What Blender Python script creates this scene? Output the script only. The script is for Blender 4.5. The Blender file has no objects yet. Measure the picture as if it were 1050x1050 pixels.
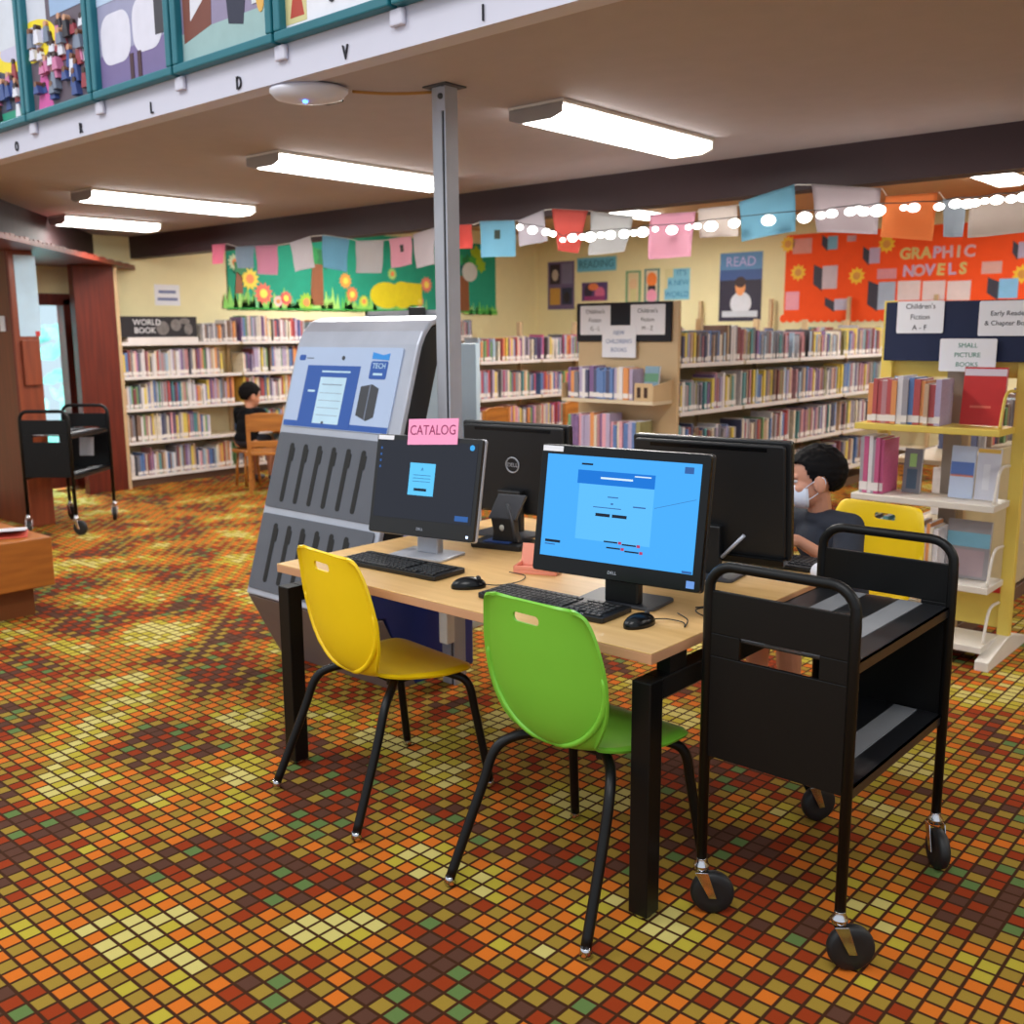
import bpy, bmesh, math, random
from mathutils import Vector, Matrix, noise
PI = math.pi
R = math.radians
C = bpy.context.scene.collection
rnd = random.Random(7)

# ------------------------------------------------------------------ camera
F_PX, PITCH, ROLL, YAW, CAM_H = 1033.164, 0.177545, -0.00632087, -0.7210921, 1.526554
fwd = Vector((math.sin(YAW)*math.cos(PITCH), math.cos(YAW)*math.cos(PITCH), -math.sin(PITCH)))
r0 = Vector((math.cos(YAW), -math.sin(YAW), 0)); u0 = r0.cross(fwd)
RIGHT = math.cos(ROLL)*r0 + math.sin(ROLL)*u0
UP = -math.sin(ROLL)*r0 + math.cos(ROLL)*u0
CAM = Vector((0, 0, CAM_H))
def at(px, py, axis, val):
    """point of the room on the plane x/y/z = val seen at a photo pixel"""
    d = fwd + RIGHT*((px-525)/F_PX) - UP*((py-525)/F_PX)
    return CAM + d*((val-CAM[axis])/d[axis])
def proj(p):
    d = Vector(p)-CAM; z = d.dot(fwd)
    return 525+F_PX*d.dot(RIGHT)/z, 525-F_PX*d.dot(UP)/z, z
cd = bpy.data.cameras.new('camera'); cam = bpy.data.objects.new('camera', cd); C.objects.link(cam)
cd.sensor_width = 36; cd.lens = 36*F_PX/1050; cd.clip_start = 0.05
m = Matrix((RIGHT, UP, -fwd)).transposed().to_4x4(); m.translation = CAM
cam.matrix_world = m
cd.dof.use_dof = True; cd.dof.focus_distance = 2.7; cd.dof.aperture_fstop = 4.0
bpy.context.scene.camera = cam

# ------------------------------------------------------------------ materials
MATS = {}
def srgb(c):
    return tuple(((x/255)/12.92 if x/255 <= .04045 else ((x/255+.055)/1.055)**2.4) for x in c)
def mat(name, rgb, rough=.5, metal=0.0, emit=0.0, vary=.06, scale=8, spec=.5, alpha=1.0, emit_rgb=None):
    if name in MATS: return MATS[name]
    M = bpy.data.materials.new(name); M.use_nodes = True; MATS[name] = M
    nt = M.node_tree; b = nt.nodes['Principled BSDF']
    c = srgb(rgb)
    b.inputs['Roughness'].default_value = rough; b.inputs['Metallic'].default_value = metal
    b.inputs['Specular IOR Level'].default_value = spec
    if vary:
        tc = nt.nodes.new('ShaderNodeTexCoord'); n = nt.nodes.new('ShaderNodeTexNoise'); n.inputs['Scale'].default_value = scale
        n.inputs['Detail'].default_value = 3
        mx = nt.nodes.new('ShaderNodeMix'); mx.data_type = 'RGBA'
        mx.inputs[6].default_value = (*[max(0, x*(1-vary*2)) for x in c], 1); mx.inputs[7].default_value = (*[min(1, x*(1+vary*2)) for x in c], 1)
        nt.links.new(tc.outputs['Object'], n.inputs['Vector']); nt.links.new(n.outputs['Fac'], mx.inputs[0])
        nt.links.new(mx.outputs[2], b.inputs['Base Color'])
    else:
        b.inputs['Base Color'].default_value = (*c, 1)
    if emit:
        b.inputs['Emission Color'].default_value = (*srgb(emit_rgb or rgb), 1); b.inputs['Emission Strength'].default_value = emit
    if alpha < 1: b.inputs['Alpha'].default_value = alpha
    return M
def N(nt, t, **kw):
    n = nt.nodes.new(t)
    for k, v in kw.items(): setattr(n, k, v)
    return n
def mathn(nt, op, a, b=None):
    n = N(nt, 'ShaderNodeMath', operation=op)
    for i, x in enumerate((a, b)):
        if x is None: continue
        if isinstance(x, (int, float)): n.inputs[i].default_value = x
        else: nt.links.new(x, n.inputs[i])
    return n.outputs[0]
def ramp(nt, fac, stops, interp='CONSTANT'):
    n = N(nt, 'ShaderNodeValToRGB'); cr = n.color_ramp; cr.interpolation = interp
    while len(cr.elements) < len(stops): cr.elements.new(0.5)
    for e, (p, c) in zip(cr.elements, stops): e.position = p; e.color = (*srgb(c), 1)
    nt.links.new(fac, n.inputs[0]); return n.outputs[0]
def mixc(nt, fac, a, b):
    n = N(nt, 'ShaderNodeMix', data_type='RGBA')
    if isinstance(fac, (int, float)): n.inputs[0].default_value = fac
    else: nt.links.new(fac, n.inputs[0])
    for i, x in ((6, a), (7, b)):
        if isinstance(x, tuple): n.inputs[i].default_value = (*srgb(x), 1)
        else: nt.links.new(x, n.inputs[i])
    return n.outputs[2]
def carpet():
    M = bpy.data.materials.new('carpet'); M.use_nodes = True; nt = M.node_tree; b = nt.nodes['Principled BSDF']
    tc = N(nt, 'ShaderNodeTexCoord'); sc = N(nt, 'ShaderNodeVectorMath', operation='SCALE'); sc.inputs[3].default_value = 1/.0505
    nt.links.new(tc.outputs['Object'], sc.inputs[0])
    of = N(nt, 'ShaderNodeVectorMath', operation='ADD'); of.inputs[1].default_value = (.3, .55, 0)
    nt.links.new(sc.outputs[0], of.inputs[0])
    fl = N(nt, 'ShaderNodeVectorMath', operation='FLOOR'); nt.links.new(of.outputs[0], fl.inputs[0])
    fr = N(nt, 'ShaderNodeVectorMath', operation='FRACTION'); nt.links.new(of.outputs[0], fr.inputs[0])
    s1 = N(nt, 'ShaderNodeSeparateXYZ'); nt.links.new(fl.outputs[0], s1.inputs[0])
    s2 = N(nt, 'ShaderNodeSeparateXYZ'); nt.links.new(fr.outputs[0], s2.inputs[0])
    cx, cy = s1.outputs[0], s1.outputs[1]
    wn = N(nt, 'ShaderNodeTexWhiteNoise', noise_dimensions='2D'); cb = N(nt, 'ShaderNodeCombineXYZ')
    nt.links.new(cx, cb.inputs[0]); nt.links.new(cy, cb.inputs[1]); nt.links.new(cb.outputs[0], wn.inputs['Vector'])
    lo = N(nt, 'ShaderNodeTexNoise', noise_dimensions='2D'); lo.inputs['Scale'].default_value = .112; lo.inputs['Detail'].default_value = 1.0
    nt.links.new(cb.outputs[0], lo.inputs['Vector'])
    # level 0..1 with clusters, jittered a little tile by tile
    lv = N(nt, 'ShaderNodeMapRange'); lv.inputs[1].default_value = .315; lv.inputs[2].default_value = .69
    nt.links.new(lo.outputs[0], lv.inputs[0])
    jit = mathn(nt, 'MULTIPLY', mathn(nt, 'SUBTRACT', wn.outputs['Value'], .5), .36)
    L = mathn(nt, 'ADD', lv.outputs[0], jit)
    par = mathn(nt, 'FLOORED_MODULO', mathn(nt, 'ADD', cx, cy), 2.0)
    brown, green, red, orange, olive, yel, cream = (92, 58, 44), (98, 122, 66), (150, 55, 20), (214, 112, 34), (158, 128, 48), (186, 168, 56), (208, 192, 112)
    A = ramp(nt, L, [(0, brown), (.08, green), (.165, brown), (.25, red), (.46, orange), (.86, yel), (.95, cream)])
    B = ramp(nt, L, [(0, red), (.07, brown), (.12, olive), (.21, red), (.255, olive), (.82, yel), (.99, cream)])
    col = mixc(nt, par, A, B)
    ex = mathn(nt, 'ABSOLUTE', mathn(nt, 'SUBTRACT', s2.outputs[0], .5)); ey = mathn(nt, 'ABSOLUTE', mathn(nt, 'SUBTRACT', s2.outputs[1], .5))
    ed = mathn(nt, 'MAXIMUM', ex, ey)
    mr = N(nt, 'ShaderNodeMapRange'); mr.inputs[1].default_value = .385; mr.inputs[2].default_value = .44; nt.links.new(ed, mr.inputs[0])
    fz = N(nt, 'ShaderNodeTexNoise'); fz.inputs['Scale'].default_value = 700; nt.links.new(tc.outputs['Object'], fz.inputs['Vector'])
    col = mixc(nt, mr.outputs[0], col, (66, 36, 17))
    mul = N(nt, 'ShaderNodeMix', data_type='RGBA', blend_type='MULTIPLY'); mul.inputs[0].default_value = .45
    nt.links.new(col, mul.inputs[6]); nt.links.new(fz.outputs['Fac'], mul.inputs[7])
    hs = N(nt, 'ShaderNodeHueSaturation'); hs.inputs['Value'].default_value = 1.04; nt.links.new(mul.outputs[2], hs.inputs['Color'])
    nt.links.new(hs.outputs[0], b.inputs['Base Color'])
    b.inputs['Roughness'].default_value = .95; b.inputs['Specular IOR Level'].default_value = .12
    bp = N(nt, 'ShaderNodeBump'); bp.inputs['Strength'].default_value = .25; bp.inputs['Distance'].default_value = .003
    nt.links.new(fz.outputs['Fac'], bp.inputs['Height']); nt.links.new(bp.outputs[0], b.inputs['Normal'])
    return M
def wood(name, a, bcol, scale=3.0, rough=.45, stretch=(1, 12, 12)):
    M = bpy.data.materials.new(name); M.use_nodes = True; nt = M.node_tree; b = nt.nodes['Principled BSDF']; MATS[name] = M
    tc = N(nt, 'ShaderNodeTexCoord'); mp = N(nt, 'ShaderNodeMapping'); mp.inputs['Scale'].default_value = stretch
    nt.links.new(tc.outputs['Object'], mp.inputs[0])
    n = N(nt, 'ShaderNodeTexNoise'); n.inputs['Scale'].default_value = scale; n.inputs['Detail'].default_value = 5
    nt.links.new(mp.outputs[0], n.inputs['Vector'])
    nt.links.new(ramp(nt, n.outputs['Fac'], [(.3, a), (.7, bcol)], 'LINEAR'), b.inputs['Base Color'])
    b.inputs['Roughness'].default_value = rough
    return M
M_carpet = carpet()
maple = wood('maple_laminate', (222, 180, 118), (208, 164, 102), 2.5, .4, (1.5, 14, 14))
edge_tan = mat('edge_band_tan', (196, 146, 108), .5)
oak = wood('oak', (190, 122, 48), (150, 90, 32), 3, .45)
redwood = wood('red_stained_wood', (112, 40, 26), (86, 28, 20), 2, .4, (14, 14, 1))
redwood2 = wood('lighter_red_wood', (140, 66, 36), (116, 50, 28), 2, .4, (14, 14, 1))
darkwood = wood('dark_stained_wood', (54, 32, 34), (42, 26, 28), 2, .7, (14, 14, 1))
benchwood = wood('bench_wood', (176, 104, 38), (150, 84, 30), 2.5, .4, (12, 1.5, 12))
beam_m = mat('dark_beam', (50, 28, 32), .6)
ceil_m = mat('ceiling_paint', (176, 168, 172), .85, vary=.03)
ceil_b = mat('tan_ceiling', (196, 160, 122), .8, vary=.04)
wall_m = mat('cream_wall', (232, 222, 176), .8, vary=.02)
white_m = mat('white_paint', (206, 206, 222), .6, vary=.015)
blk = mat('black_powder_coat', (9, 9, 10), .42, vary=.1, scale=60, spec=.3)
blk_matte = mat('black_plastic', (14, 15, 18), .45, vary=.06, scale=40)
blk_gloss = mat('black_gloss_plastic', (8, 9, 11), .24, vary=0, spec=.3)
dark_grey = mat('dark_grey_plastic', (58, 60, 66), .45)
key_m = mat('keycap', (28, 29, 32), .5, vary=0)
grey_strip = mat('grey_rubber_strip', (128, 130, 134), .6)
chrome = mat('chrome', (200, 200, 205), .18, 1.0, vary=0)
steel = mat('brushed_steel', (176, 178, 186), .4, .45)
silver = mat('silver_paint', (178, 182, 194), .35, .35)
base_brown = mat('brown_grey_paint', (118, 104, 100), .5)
yellow_p = mat('yellow_plastic', (244, 206, 18), .36, vary=.02)
green_p = mat('green_plastic', (118, 190, 56), .36, vary=.02)
rubber = mat('black_rubber', (18, 18, 20), .55)
paper_w = mat('white_paper', (232, 232, 238), .75, vary=.02)
ink = mat('ink', (40, 40, 48), .8, vary=0)
ink_blue = mat('blue_ink', (50, 90, 150), .8, vary=0)
ink_green = mat('green_ink', (70, 140, 120), .8, vary=0)
pink_paper = mat('pink_paper', (250, 160, 200), .7, vary=.02)
ink_pink = mat('maroon_ink', (150, 40, 90), .8, vary=0)
navy = mat('navy_fabric', (20, 32, 66), .8)
shelf_tan = mat('tan_metal', (200, 172, 132), .45, vary=.03)
shelf_lt = mat('light_shelf_metal', (216, 200, 172), .45, vary=.03)
label_w = mat('white_label_strip', (228, 222, 220), .6, vary=.03)
yel_steel = mat('yellow_painted_steel', (226, 200, 92), .45, vary=.03)
off_white = mat('off_white_metal', (222, 216, 206), .45)
red_panel = mat('red_panel', (196, 38, 30), .5)
teal = mat('teal_frame', (12, 104, 118), .45)
lens_m = mat('lamp_diffuser', (255, 255, 255), .4, emit=6.0, vary=0, emit_rgb=(255, 252, 246))
globe_m = mat('glowing_white', (255, 255, 255), .4, emit=5.0, vary=0, emit_rgb=(255, 252, 248))
skin_m = mat('skin', (208, 146, 116), .5, vary=.04, scale=20)
hair_m = mat('black_hair', (14, 11, 11), .75, vary=.2, scale=60, spec=.15)
tee_m = mat('charcoal_cloth', (42, 46, 56), .85, vary=.08, scale=40)
tee_b = mat('black_cloth', (10, 11, 15), .9, spec=.2)
short_m = mat('dark_shorts_cloth', (38, 40, 52), .85)
mask_m = mat('white_mask_cloth', (226, 230, 240), .8)

# ------------------------------------------------------------------ mesh builder
class MB:
    def __init__(s): s.bm = bmesh.new(); s.m = Matrix.Identity(4)
    def _v(s, co): return s.bm.verts.new(s.m @ Vector(co))
    def face(s, pts, mi=0):
        f = s.bm.faces.new([s._v(p) for p in pts]); f.material_index = mi; return f
    def box(s, x0, x1, y0, y1, z0, z1, mi=0):
        v = [s._v((x, y, z)) for x in (x0, x1) for y in (y0, y1) for z in (z0, z1)]
        for q in ((0, 1, 3, 2), (4, 6, 7, 5), (0, 4, 5, 1), (2, 3, 7, 6), (0, 2, 6, 4), (1, 5, 7, 3)):
            f = s.bm.faces.new([v[i] for i in q]); f.material_index = mi
        return s
    def prism(s, poly, z0, z1, mi=0):
        """polygon in xy extruded over z (in the current frame)"""
        a = [s._v((p[0], p[1], z0)) for p in poly]; b = [s._v((p[0], p[1], z1)) for p in poly]
        n = len(poly)
        for f in (s.bm.faces.new(a[::-1]), s.bm.faces.new(b)): f.material_index = mi
        for i in range(n):
            f = s.bm.faces.new((a[i], a[(i+1) % n], b[(i+1) % n], b[i])); f.material_index = mi
        return s
    def tube(s, pts, r, seg=10, mi=0, caps=True, closed=False):
        pts = [Vector(p) for p in pts]; n = len(pts); rings = []
        rr = r if isinstance(r, (list, tuple)) else [r]*n
        up = None
        for i, p in enumerate(pts):
            a = pts[(i-1) % n] if (i > 0 or closed) else p; b = pts[(i+1) % n] if (i < n-1 or closed) else p
            t = (b-a).normalized()
            if up is None:
                up = Vector((0, 0, 1)) if abs(t.z) < .9 else Vector((1, 0, 0))
            x = (up - t*up.dot(t)).normalized(); y = t.cross(x); up = x
            rings.append([s._v(p + x*rr[i]*math.cos(2*PI*k/seg) + y*rr[i]*math.sin(2*PI*k/seg)) for k in range(seg)])
        for i in range(n if closed else n-1):
            A, B = rings[i], rings[(i+1) % n]
            for k in range(seg):
                f = s.bm.faces.new((A[k], A[(k+1) % seg], B[(k+1) % seg], B[k])); f.material_index = mi; f.smooth = True
        if caps and not closed:
            for f in (s.bm.faces.new(rings[0][::-1]), s.bm.faces.new(rings[-1])): f.material_index = mi
        return s
    def lathe(s, prof, c=(0, 0, 0), axis='z', seg=20, mi=0):
        c = Vector(c); rings = []
        for (r, h) in prof:
            ring = []
            for k in range(seg):
                a = 2*PI*k/seg; p = (r*math.cos(a), r*math.sin(a), h)
                if axis == 'x': p = (p[2], p[0], p[1])
                if axis == 'y': p = (p[0], p[2], p[1])
                ring.append(s._v(c+Vector(p)))
            rings.append(ring)
        for i in range(len(rings)-1):
            for k in range(seg):
                f = s.bm.faces.new((rings[i][k], rings[i][(k+1) % seg], rings[i+1][(k+1) % seg], rings[i+1][k])); f.material_index = mi; f.smooth = True
        for f in (s.bm.faces.new(rings[0][::-1]), s.bm.faces.new(rings[-1])): f.material_index = mi
        return s
    def ball(s, c, r, mi=0, u=14, v=10):
        rx, ry, rz = r if isinstance(r, (tuple, list)) else (r, r, r)
        M = Matrix.Translation(Vector(c)) @ Matrix.Diagonal((rx, ry, rz, 1))
        g = bmesh.ops.create_uvsphere(s.bm, u_segments=u, v_segments=v, radius=1, matrix=s.m @ M)
        for vv in g['verts']:
            for f in vv.link_faces: f.material_index = mi; f.smooth = True
        return s
    def cone(s, a, b, ra, rb, seg=12, mi=0):
        """tapered capsule"""
        a, b = Vector(a), Vector(b); s.tube([a, b], [ra, rb], seg, mi)
        s.ball(a, ra, mi, 12, 8); s.ball(b, rb, mi, 12, 8); return s
    def build(s, name, mats, parent=None, bevel=0, smooth=False, world=False, segs=2):
        me = bpy.data.meshes.new(name)
        if world and parent is not None:
            s.bm.transform(parent.matrix_basis.inverted())
        bmesh.ops.recalc_face_normals(s.bm, faces=s.bm.faces)
        s.bm.to_mesh(me); s.bm.free()
        for mm in (mats if isinstance(mats, (list, tuple)) else [mats]): me.materials.append(mm)
        if smooth:
            for p in me.polygons: p.use_smooth = True
        o = bpy.data.objects.new(name, me); C.objects.link(o)
        if parent is not None: o.parent = parent
        if bevel:
            b = o.modifiers.new('b', 'BEVEL'); b.width = bevel; b.segments = segs; b.limit_method = 'ANGLE'; b.angle_limit = R(40)
            b.harden_normals = False
        return o
def tag(o, label, cat, group=None, kind=None):
    o['label'] = label; o['category'] = cat
    if group: o['group'] = group
    if kind: o['kind'] = kind
    return o
def thing(name, label, cat, loc=(0, 0, 0), rz=0, group=None):
    o = bpy.data.objects.new(name, None); C.objects.link(o); o.empty_display_size = .1
    o.matrix_basis = Matrix.Translation(Vector(loc)) @ Matrix.Rotation(rz, 4, 'Z')
    return tag(o, label, cat, group)
def struct(name, mb, mats, label=None, bevel=0):
    o = mb.build(name, mats, bevel=bevel); o['kind'] = 'structure'
    if label: o['label'] = label
    return o
def frame(origin, u, v):
    u, v = Vector(u).normalized(), Vector(v).normalized(); n = u.cross(v)
    M = Matrix((u, v, n)).transposed().to_4x4(); M.translation = Vector(origin); return M
def rrect(x0, x1, y0, y1, r, seg=5):
    P = []
    for cx, cy, a in ((x1-r, y1-r, 0), (x0+r, y1-r, 90), (x0+r, y0+r, 180), (x1-r, y0+r, 270)):
        for i in range(seg+1):
            t = R(a+90*i/seg); P.append((cx+r*math.cos(t), cy+r*math.sin(t)))
    return P
def text_into(mb, s, size, M, mi=0, thick=.0012, align='CENTER', spacing=1.0, widen=1.0, bold=0):
    cu = bpy.data.curves.new('t', 'FONT'); cu.body = s; cu.size = size; cu.align_x = align; cu.align_y = 'CENTER'; cu.extrude = thick/2
    cu.space_character = spacing; cu.offset = bold*size; cu.resolution_u = 3
    o = bpy.data.objects.new('t', cu); C.objects.link(o)
    dg = bpy.context.evaluated_depsgraph_get(); me = bpy.data.meshes.new_from_object(o.evaluated_get(dg))
    b2 = bmesh.new(); b2.from_mesh(me); b2.transform(mb.m @ M @ Matrix.Diagonal((widen, 1, 1, 1)))
    mp = {}
    for v in b2.verts: mp[v.index] = mb.bm.verts.new(v.co)
    for f in b2.faces:
        try:
            g = mb.bm.faces.new([mp[v.index] for v in f.verts]); g.material_index = mi
        except ValueError: pass
    b2.free(); bpy.data.objects.remove(o); bpy.data.curves.remove(cu); bpy.data.meshes.remove(me)
def T(x, y, z=0): return Matrix.Translation((x, y, z))
def copy_tree(o, parent=None):
    c = o.copy(); C.objects.link(c)
    if parent is not None: c.parent = parent
    for ch in list(o.children): copy_tree(ch, c)
    return c

# ------------------------------------------------------------------ the setting
XL, YB, HC, HB = -9.85, 11.80, 2.49, 2.90      # left wall, back wall, low ceiling, back ceiling
mb = MB(); mb.box(-10.2, 6, -3.5, 12.2, -.12, 0)
struct('floor', mb, M_carpet)
DY0, DY1, DZ = 3.78, 4.70, 1.86                # glazed door opening in the left wall
mb = MB(); mb.box(XL-.15, XL, -1, DY0, 0, HB+.1); mb.box(XL-.15, XL, DY1, YB+.15, 0, HB+.1); mb.box(XL-.15, XL, DY0, DY1, DZ, HB+.1)
struct('wall_left', mb, wall_m)
mb = MB(); mb.box(XL-.15, 6, YB, YB+.15, 0, HB+.1); struct('wall_back', mb, wall_m)
mb = MB(); mb.box(6, 6.15, 2.6, YB+.15, 0, HB+.1); struct('wall_right', mb, wall_m)
mb = MB(); mb.box(XL-.15, 6, 2.62, 5.36, HC, HC+.12); struct('ceiling', mb, ceil_m)
mb = MB(); mb.box(XL-.15, 6, 5.36, YB+.15, HB, HB+.12); struct('ceiling_back', mb, ceil_b)
mb = MB(); mb.box(XL, 6, 5.36, 5.50, 2.275, HB); struct('beam', mb, beam_m)
# white fascia of the upper floor, with letters
FY = 2.53
mb = MB(); mb.box(XL-.15, 6, FY, FY+.09, HC-.005, 2.62); mb.box(XL-.15, 6, FY+.03, FY+.13, 2.62, 4.2)
struct('wall_front_fascia', mb, white_m)
# oblique red header, ledge and pillars on the left
sa, sb = Vector((-7.0, 2.62, 0)), Vector((XL, 4.98, 0))
mb = MB(); mb.prism([(sa.x, sa.y), (sb.x, sb.y), (sb.x-.02, sb.y-.12), (sa.x-.1, sa.y-.02)], 2.19, HC)
struct('wall_header', mb, darkwood)
mb = MB(); mb.prism([(-6.75, 2.60), (-9.84, 5.40), (-9.84, 4.2), (-9.2, 3.3), (-8.3, 2.6)], 2.165, 2.195)
for i in range(44):     # rough shingle edge
    t0, t1 = i/44, (i+.86)/44
    a = Vector((-6.75, 2.60, 0)).lerp(Vector((-9.84, 5.40, 0)), t0); b = Vector((-6.75, 2.60, 0)).lerp(Vector((-9.84, 5.40, 0)), t1)
    nrm = Vector((-.67, -.74, 0))*-.0
    mb.prism([(a.x, a.y), (b.x, b.y), (b.x-.10, b.y-.11), (a.x-.10, a.y-.11)], 2.19, 2.204+.005*((i*7) % 3))
struct('trim_ledge', mb, redwood)
mb = MB(); mb.box(-9.3, -8.17, 3.42, 3.62, 0, 2.165, 0)
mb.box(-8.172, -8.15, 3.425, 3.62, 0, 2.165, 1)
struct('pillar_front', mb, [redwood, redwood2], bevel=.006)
mb = MB(); mb.box(-9.50, -9.40, 4.53, 4.93, 0, 2.165); struct('pillar_rear', mb, redwood, bevel=.006)
mb = MB(); mb.box(-9.60, -9.40, 4.93, 4.965, 0, 2.165); struct('trim_pillar', mb, shelf_tan)
# baseboard
mb = MB(); mb.box(XL, XL+.015, 4.95, YB, 0, .10); struct('baseboard_left', mb, mat('baseboard_brown', (90, 66, 50), .6))
# door
glass_m = bpy.data.materials.new('door_glass'); glass_m.use_nodes = True
b = glass_m.node_tree.nodes['Principled BSDF']; b.inputs['Transmission Weight'].default_value = 1; b.inputs['Roughness'].default_value = .12
b.inputs['Base Color'].default_value = (.80, .95, 1, 1); b.inputs['IOR'].default_value = 1.1
door = bpy.data.objects.new('door_1', None); C.objects.link(door); door.location = (XL-.07, 4.2, 0); door['kind'] = 'structure'
mb = MB(); x0, x1 = XL-.13, XL+.02
mb.box(x0, x1, DY0, DY0+.08, 0, DZ); mb.box(x0, x1, DY1-.08, DY1, 0, DZ); mb.box(x0, x1, DY0, DY1, DZ-.06, DZ+.05)
mb.box(XL-.10, XL-.05, DY0+.08, DY1-.08, .02, .22); mb.box(XL-.10, XL-.05, DY0+.08, DY0+.20, .02, DZ-.06)
mb.build('door_frame', redwood, door, world=True, bevel=.004)
mb = MB(); mb.box(XL-.083, XL-.075, DY0+.18, DY1-.08, .2, DZ-.06); mb.build('glass_pane', glass_m, door, world=True)
mb = MB(); mb.tube([(XL-.05, DY0+.14, 1.0), (XL-.01, DY0+.14, 1.0), (XL-.01, DY0+.14, .85), (XL-.05, DY0+.14, .85)], .01); mb.build('door_handle', steel, door, world=True)
# daylight beyond the door: pale paving, a bleached hedge
mb = MB(); mb.box(-16, XL-.15, -2, 10, -.15, -.02); struct('ground_outside', mb, mat('pale_paving', (180, 190, 190), .9))
leaf_m = mat('sunlit_leaf', (130, 196, 190), .6, vary=.25, scale=30)
mb = MB(); q = random.Random(3)
for i in range(420):
    p = Vector((-12.6+q.uniform(-.5, .5), q.uniform(2.2, 7.4), q.uniform(0, 1.6)+.1*q.random())); a = q.uniform(0, 6.28); t = q.uniform(-1, 1)
    u = Vector((math.cos(a)*.4, math.sin(a), t)).normalized()*.16; w = u.cross(Vector((1, .2, .1))).normalized()*.07
    mb.face([p-u, p-w, p+u, p+w])
o = mb.build('hedge', leaf_m); tag(o, 'pale bluish green hedge in daylight outside the glazed door', 'hedge')

# ------------------------------------------------------------------ light
w = bpy.data.worlds.new('world'); bpy.context.scene.world = w; w.use_nodes = True
bg = w.node_tree.nodes['Background']; bg.inputs[0].default_value = (.86, .93, 1, 1); bg.inputs[1].default_value = .62
def area(name, loc, sx, sy, power, col=(1, .97, .92), rot=(0, 0, 0)):
    l = bpy.data.lights.new(name, 'AREA'); l.shape = 'RECTANGLE'; l.size = sx; l.size_y = sy; l.energy = power; l.color = col
    o = bpy.data.objects.new(name, l); o.location = loc; o.rotation_euler = rot; C.objects.link(o); return o
def ceiling_light(xc, y0, y1, z, label, power, group=None):
    t = thing('ceiling_light', label, 'ceiling light', (xc, (y0+y1)/2, z), 0, group)
    h = (y1-y0)/2
    mb = MB(); mb.box(-.155, .155, -h, h, -.018, 0); mb.build('housing', off_white, t, bevel=.004)
    mb = MB(); mb.m = Matrix(((1, 0, 0, 0), (0, 0, 1, 0), (0, 1, 0, 0), (0, 0, 0, 1)))
    mb.prism([(-.145, -.015), (-.132, -.054), (-.088, -.072), (.088, -.072), (.132, -.054), (.145, -.015)], -h+.03, h-.012)
    mb.build('diffuser', lens_m, t, bevel=.006)
    for s in (-1, 1):
        mb = MB(); mb.m = Matrix(((1, 0, 0, 0), (0, 0, 1, 0), (0, 1, 0, 0), (0, 0, 0, 1)))
        mb.prism([(-.15, -.012), (-.15, -.055), (-.09, -.075), (.09, -.075), (.15, -.055), (.15, -.012)], s*h-.03*(s < 0)*-1-.03 if s < 0 else h-.012, s*h+.002 if s < 0 else h+.004)
        mb.build('end_cap', mat('lamp_end_grey', (150, 142, 138), .5) if s < 0 else off_white, t)
    area('tube_light', (xc, (y0+y1)/2, z-.10), .26, y1-y0-.1, power)
    return t
fx = [(-2.93, 3.50, 4.74, 'wraparound ceiling light nearest the beam, right of the grey pole'),
      (-4.80, 3.42, 4.78, 'wraparound ceiling light partly behind the top of the grey pole'),
      (-6.88, 3.42, 4.72, 'long wraparound ceiling light second from the left'),
      (-8.50, 4.00, 4.86, 'short wraparound ceiling light beside the red wooden ledge')]
for a in fx: ceiling_light(*a[:3], HC, a[3], 19, 'lights under the low ceiling')
bk = [(-6.95, 9.2, 10.5, 'ceiling light beyond the dark beam above the black topped end panel'), (-2.95, 9.3, 10.4, 'ceiling light beyond the dark beam above the orange board')]
for a in bk: ceiling_light(*a[:3], HB, a[3], 34, 'lights in the back room')
for x in (-8.6, -5.0, -1.0, 2.5): area('back_fill', (x, 7.6, HB-.12), .26, 1.2, 40)  # added fill lamps without fixtures, to lighten the back room
area('front_tube_light', (1.2, 4.0, HC-.1), .26, 1.2, 16)
area('front_tube_light', (3.0, 4.0, HC-.1), .26, 1.2, 16)
for x in (-5, 0): area('hall_fill', (x, -.6, 5.0), 2.4, 2.4, 85, (1, .98, .96))  # unseen area lamps added overhead to light the foreground softly

area('outdoor_fill', (-11.6, 4.6, 4.2), 3, 5, 900, (.75, .92, 1), (0, R(-25), 0))  # added area lamp in place of the sky, brightens the hedge
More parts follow.
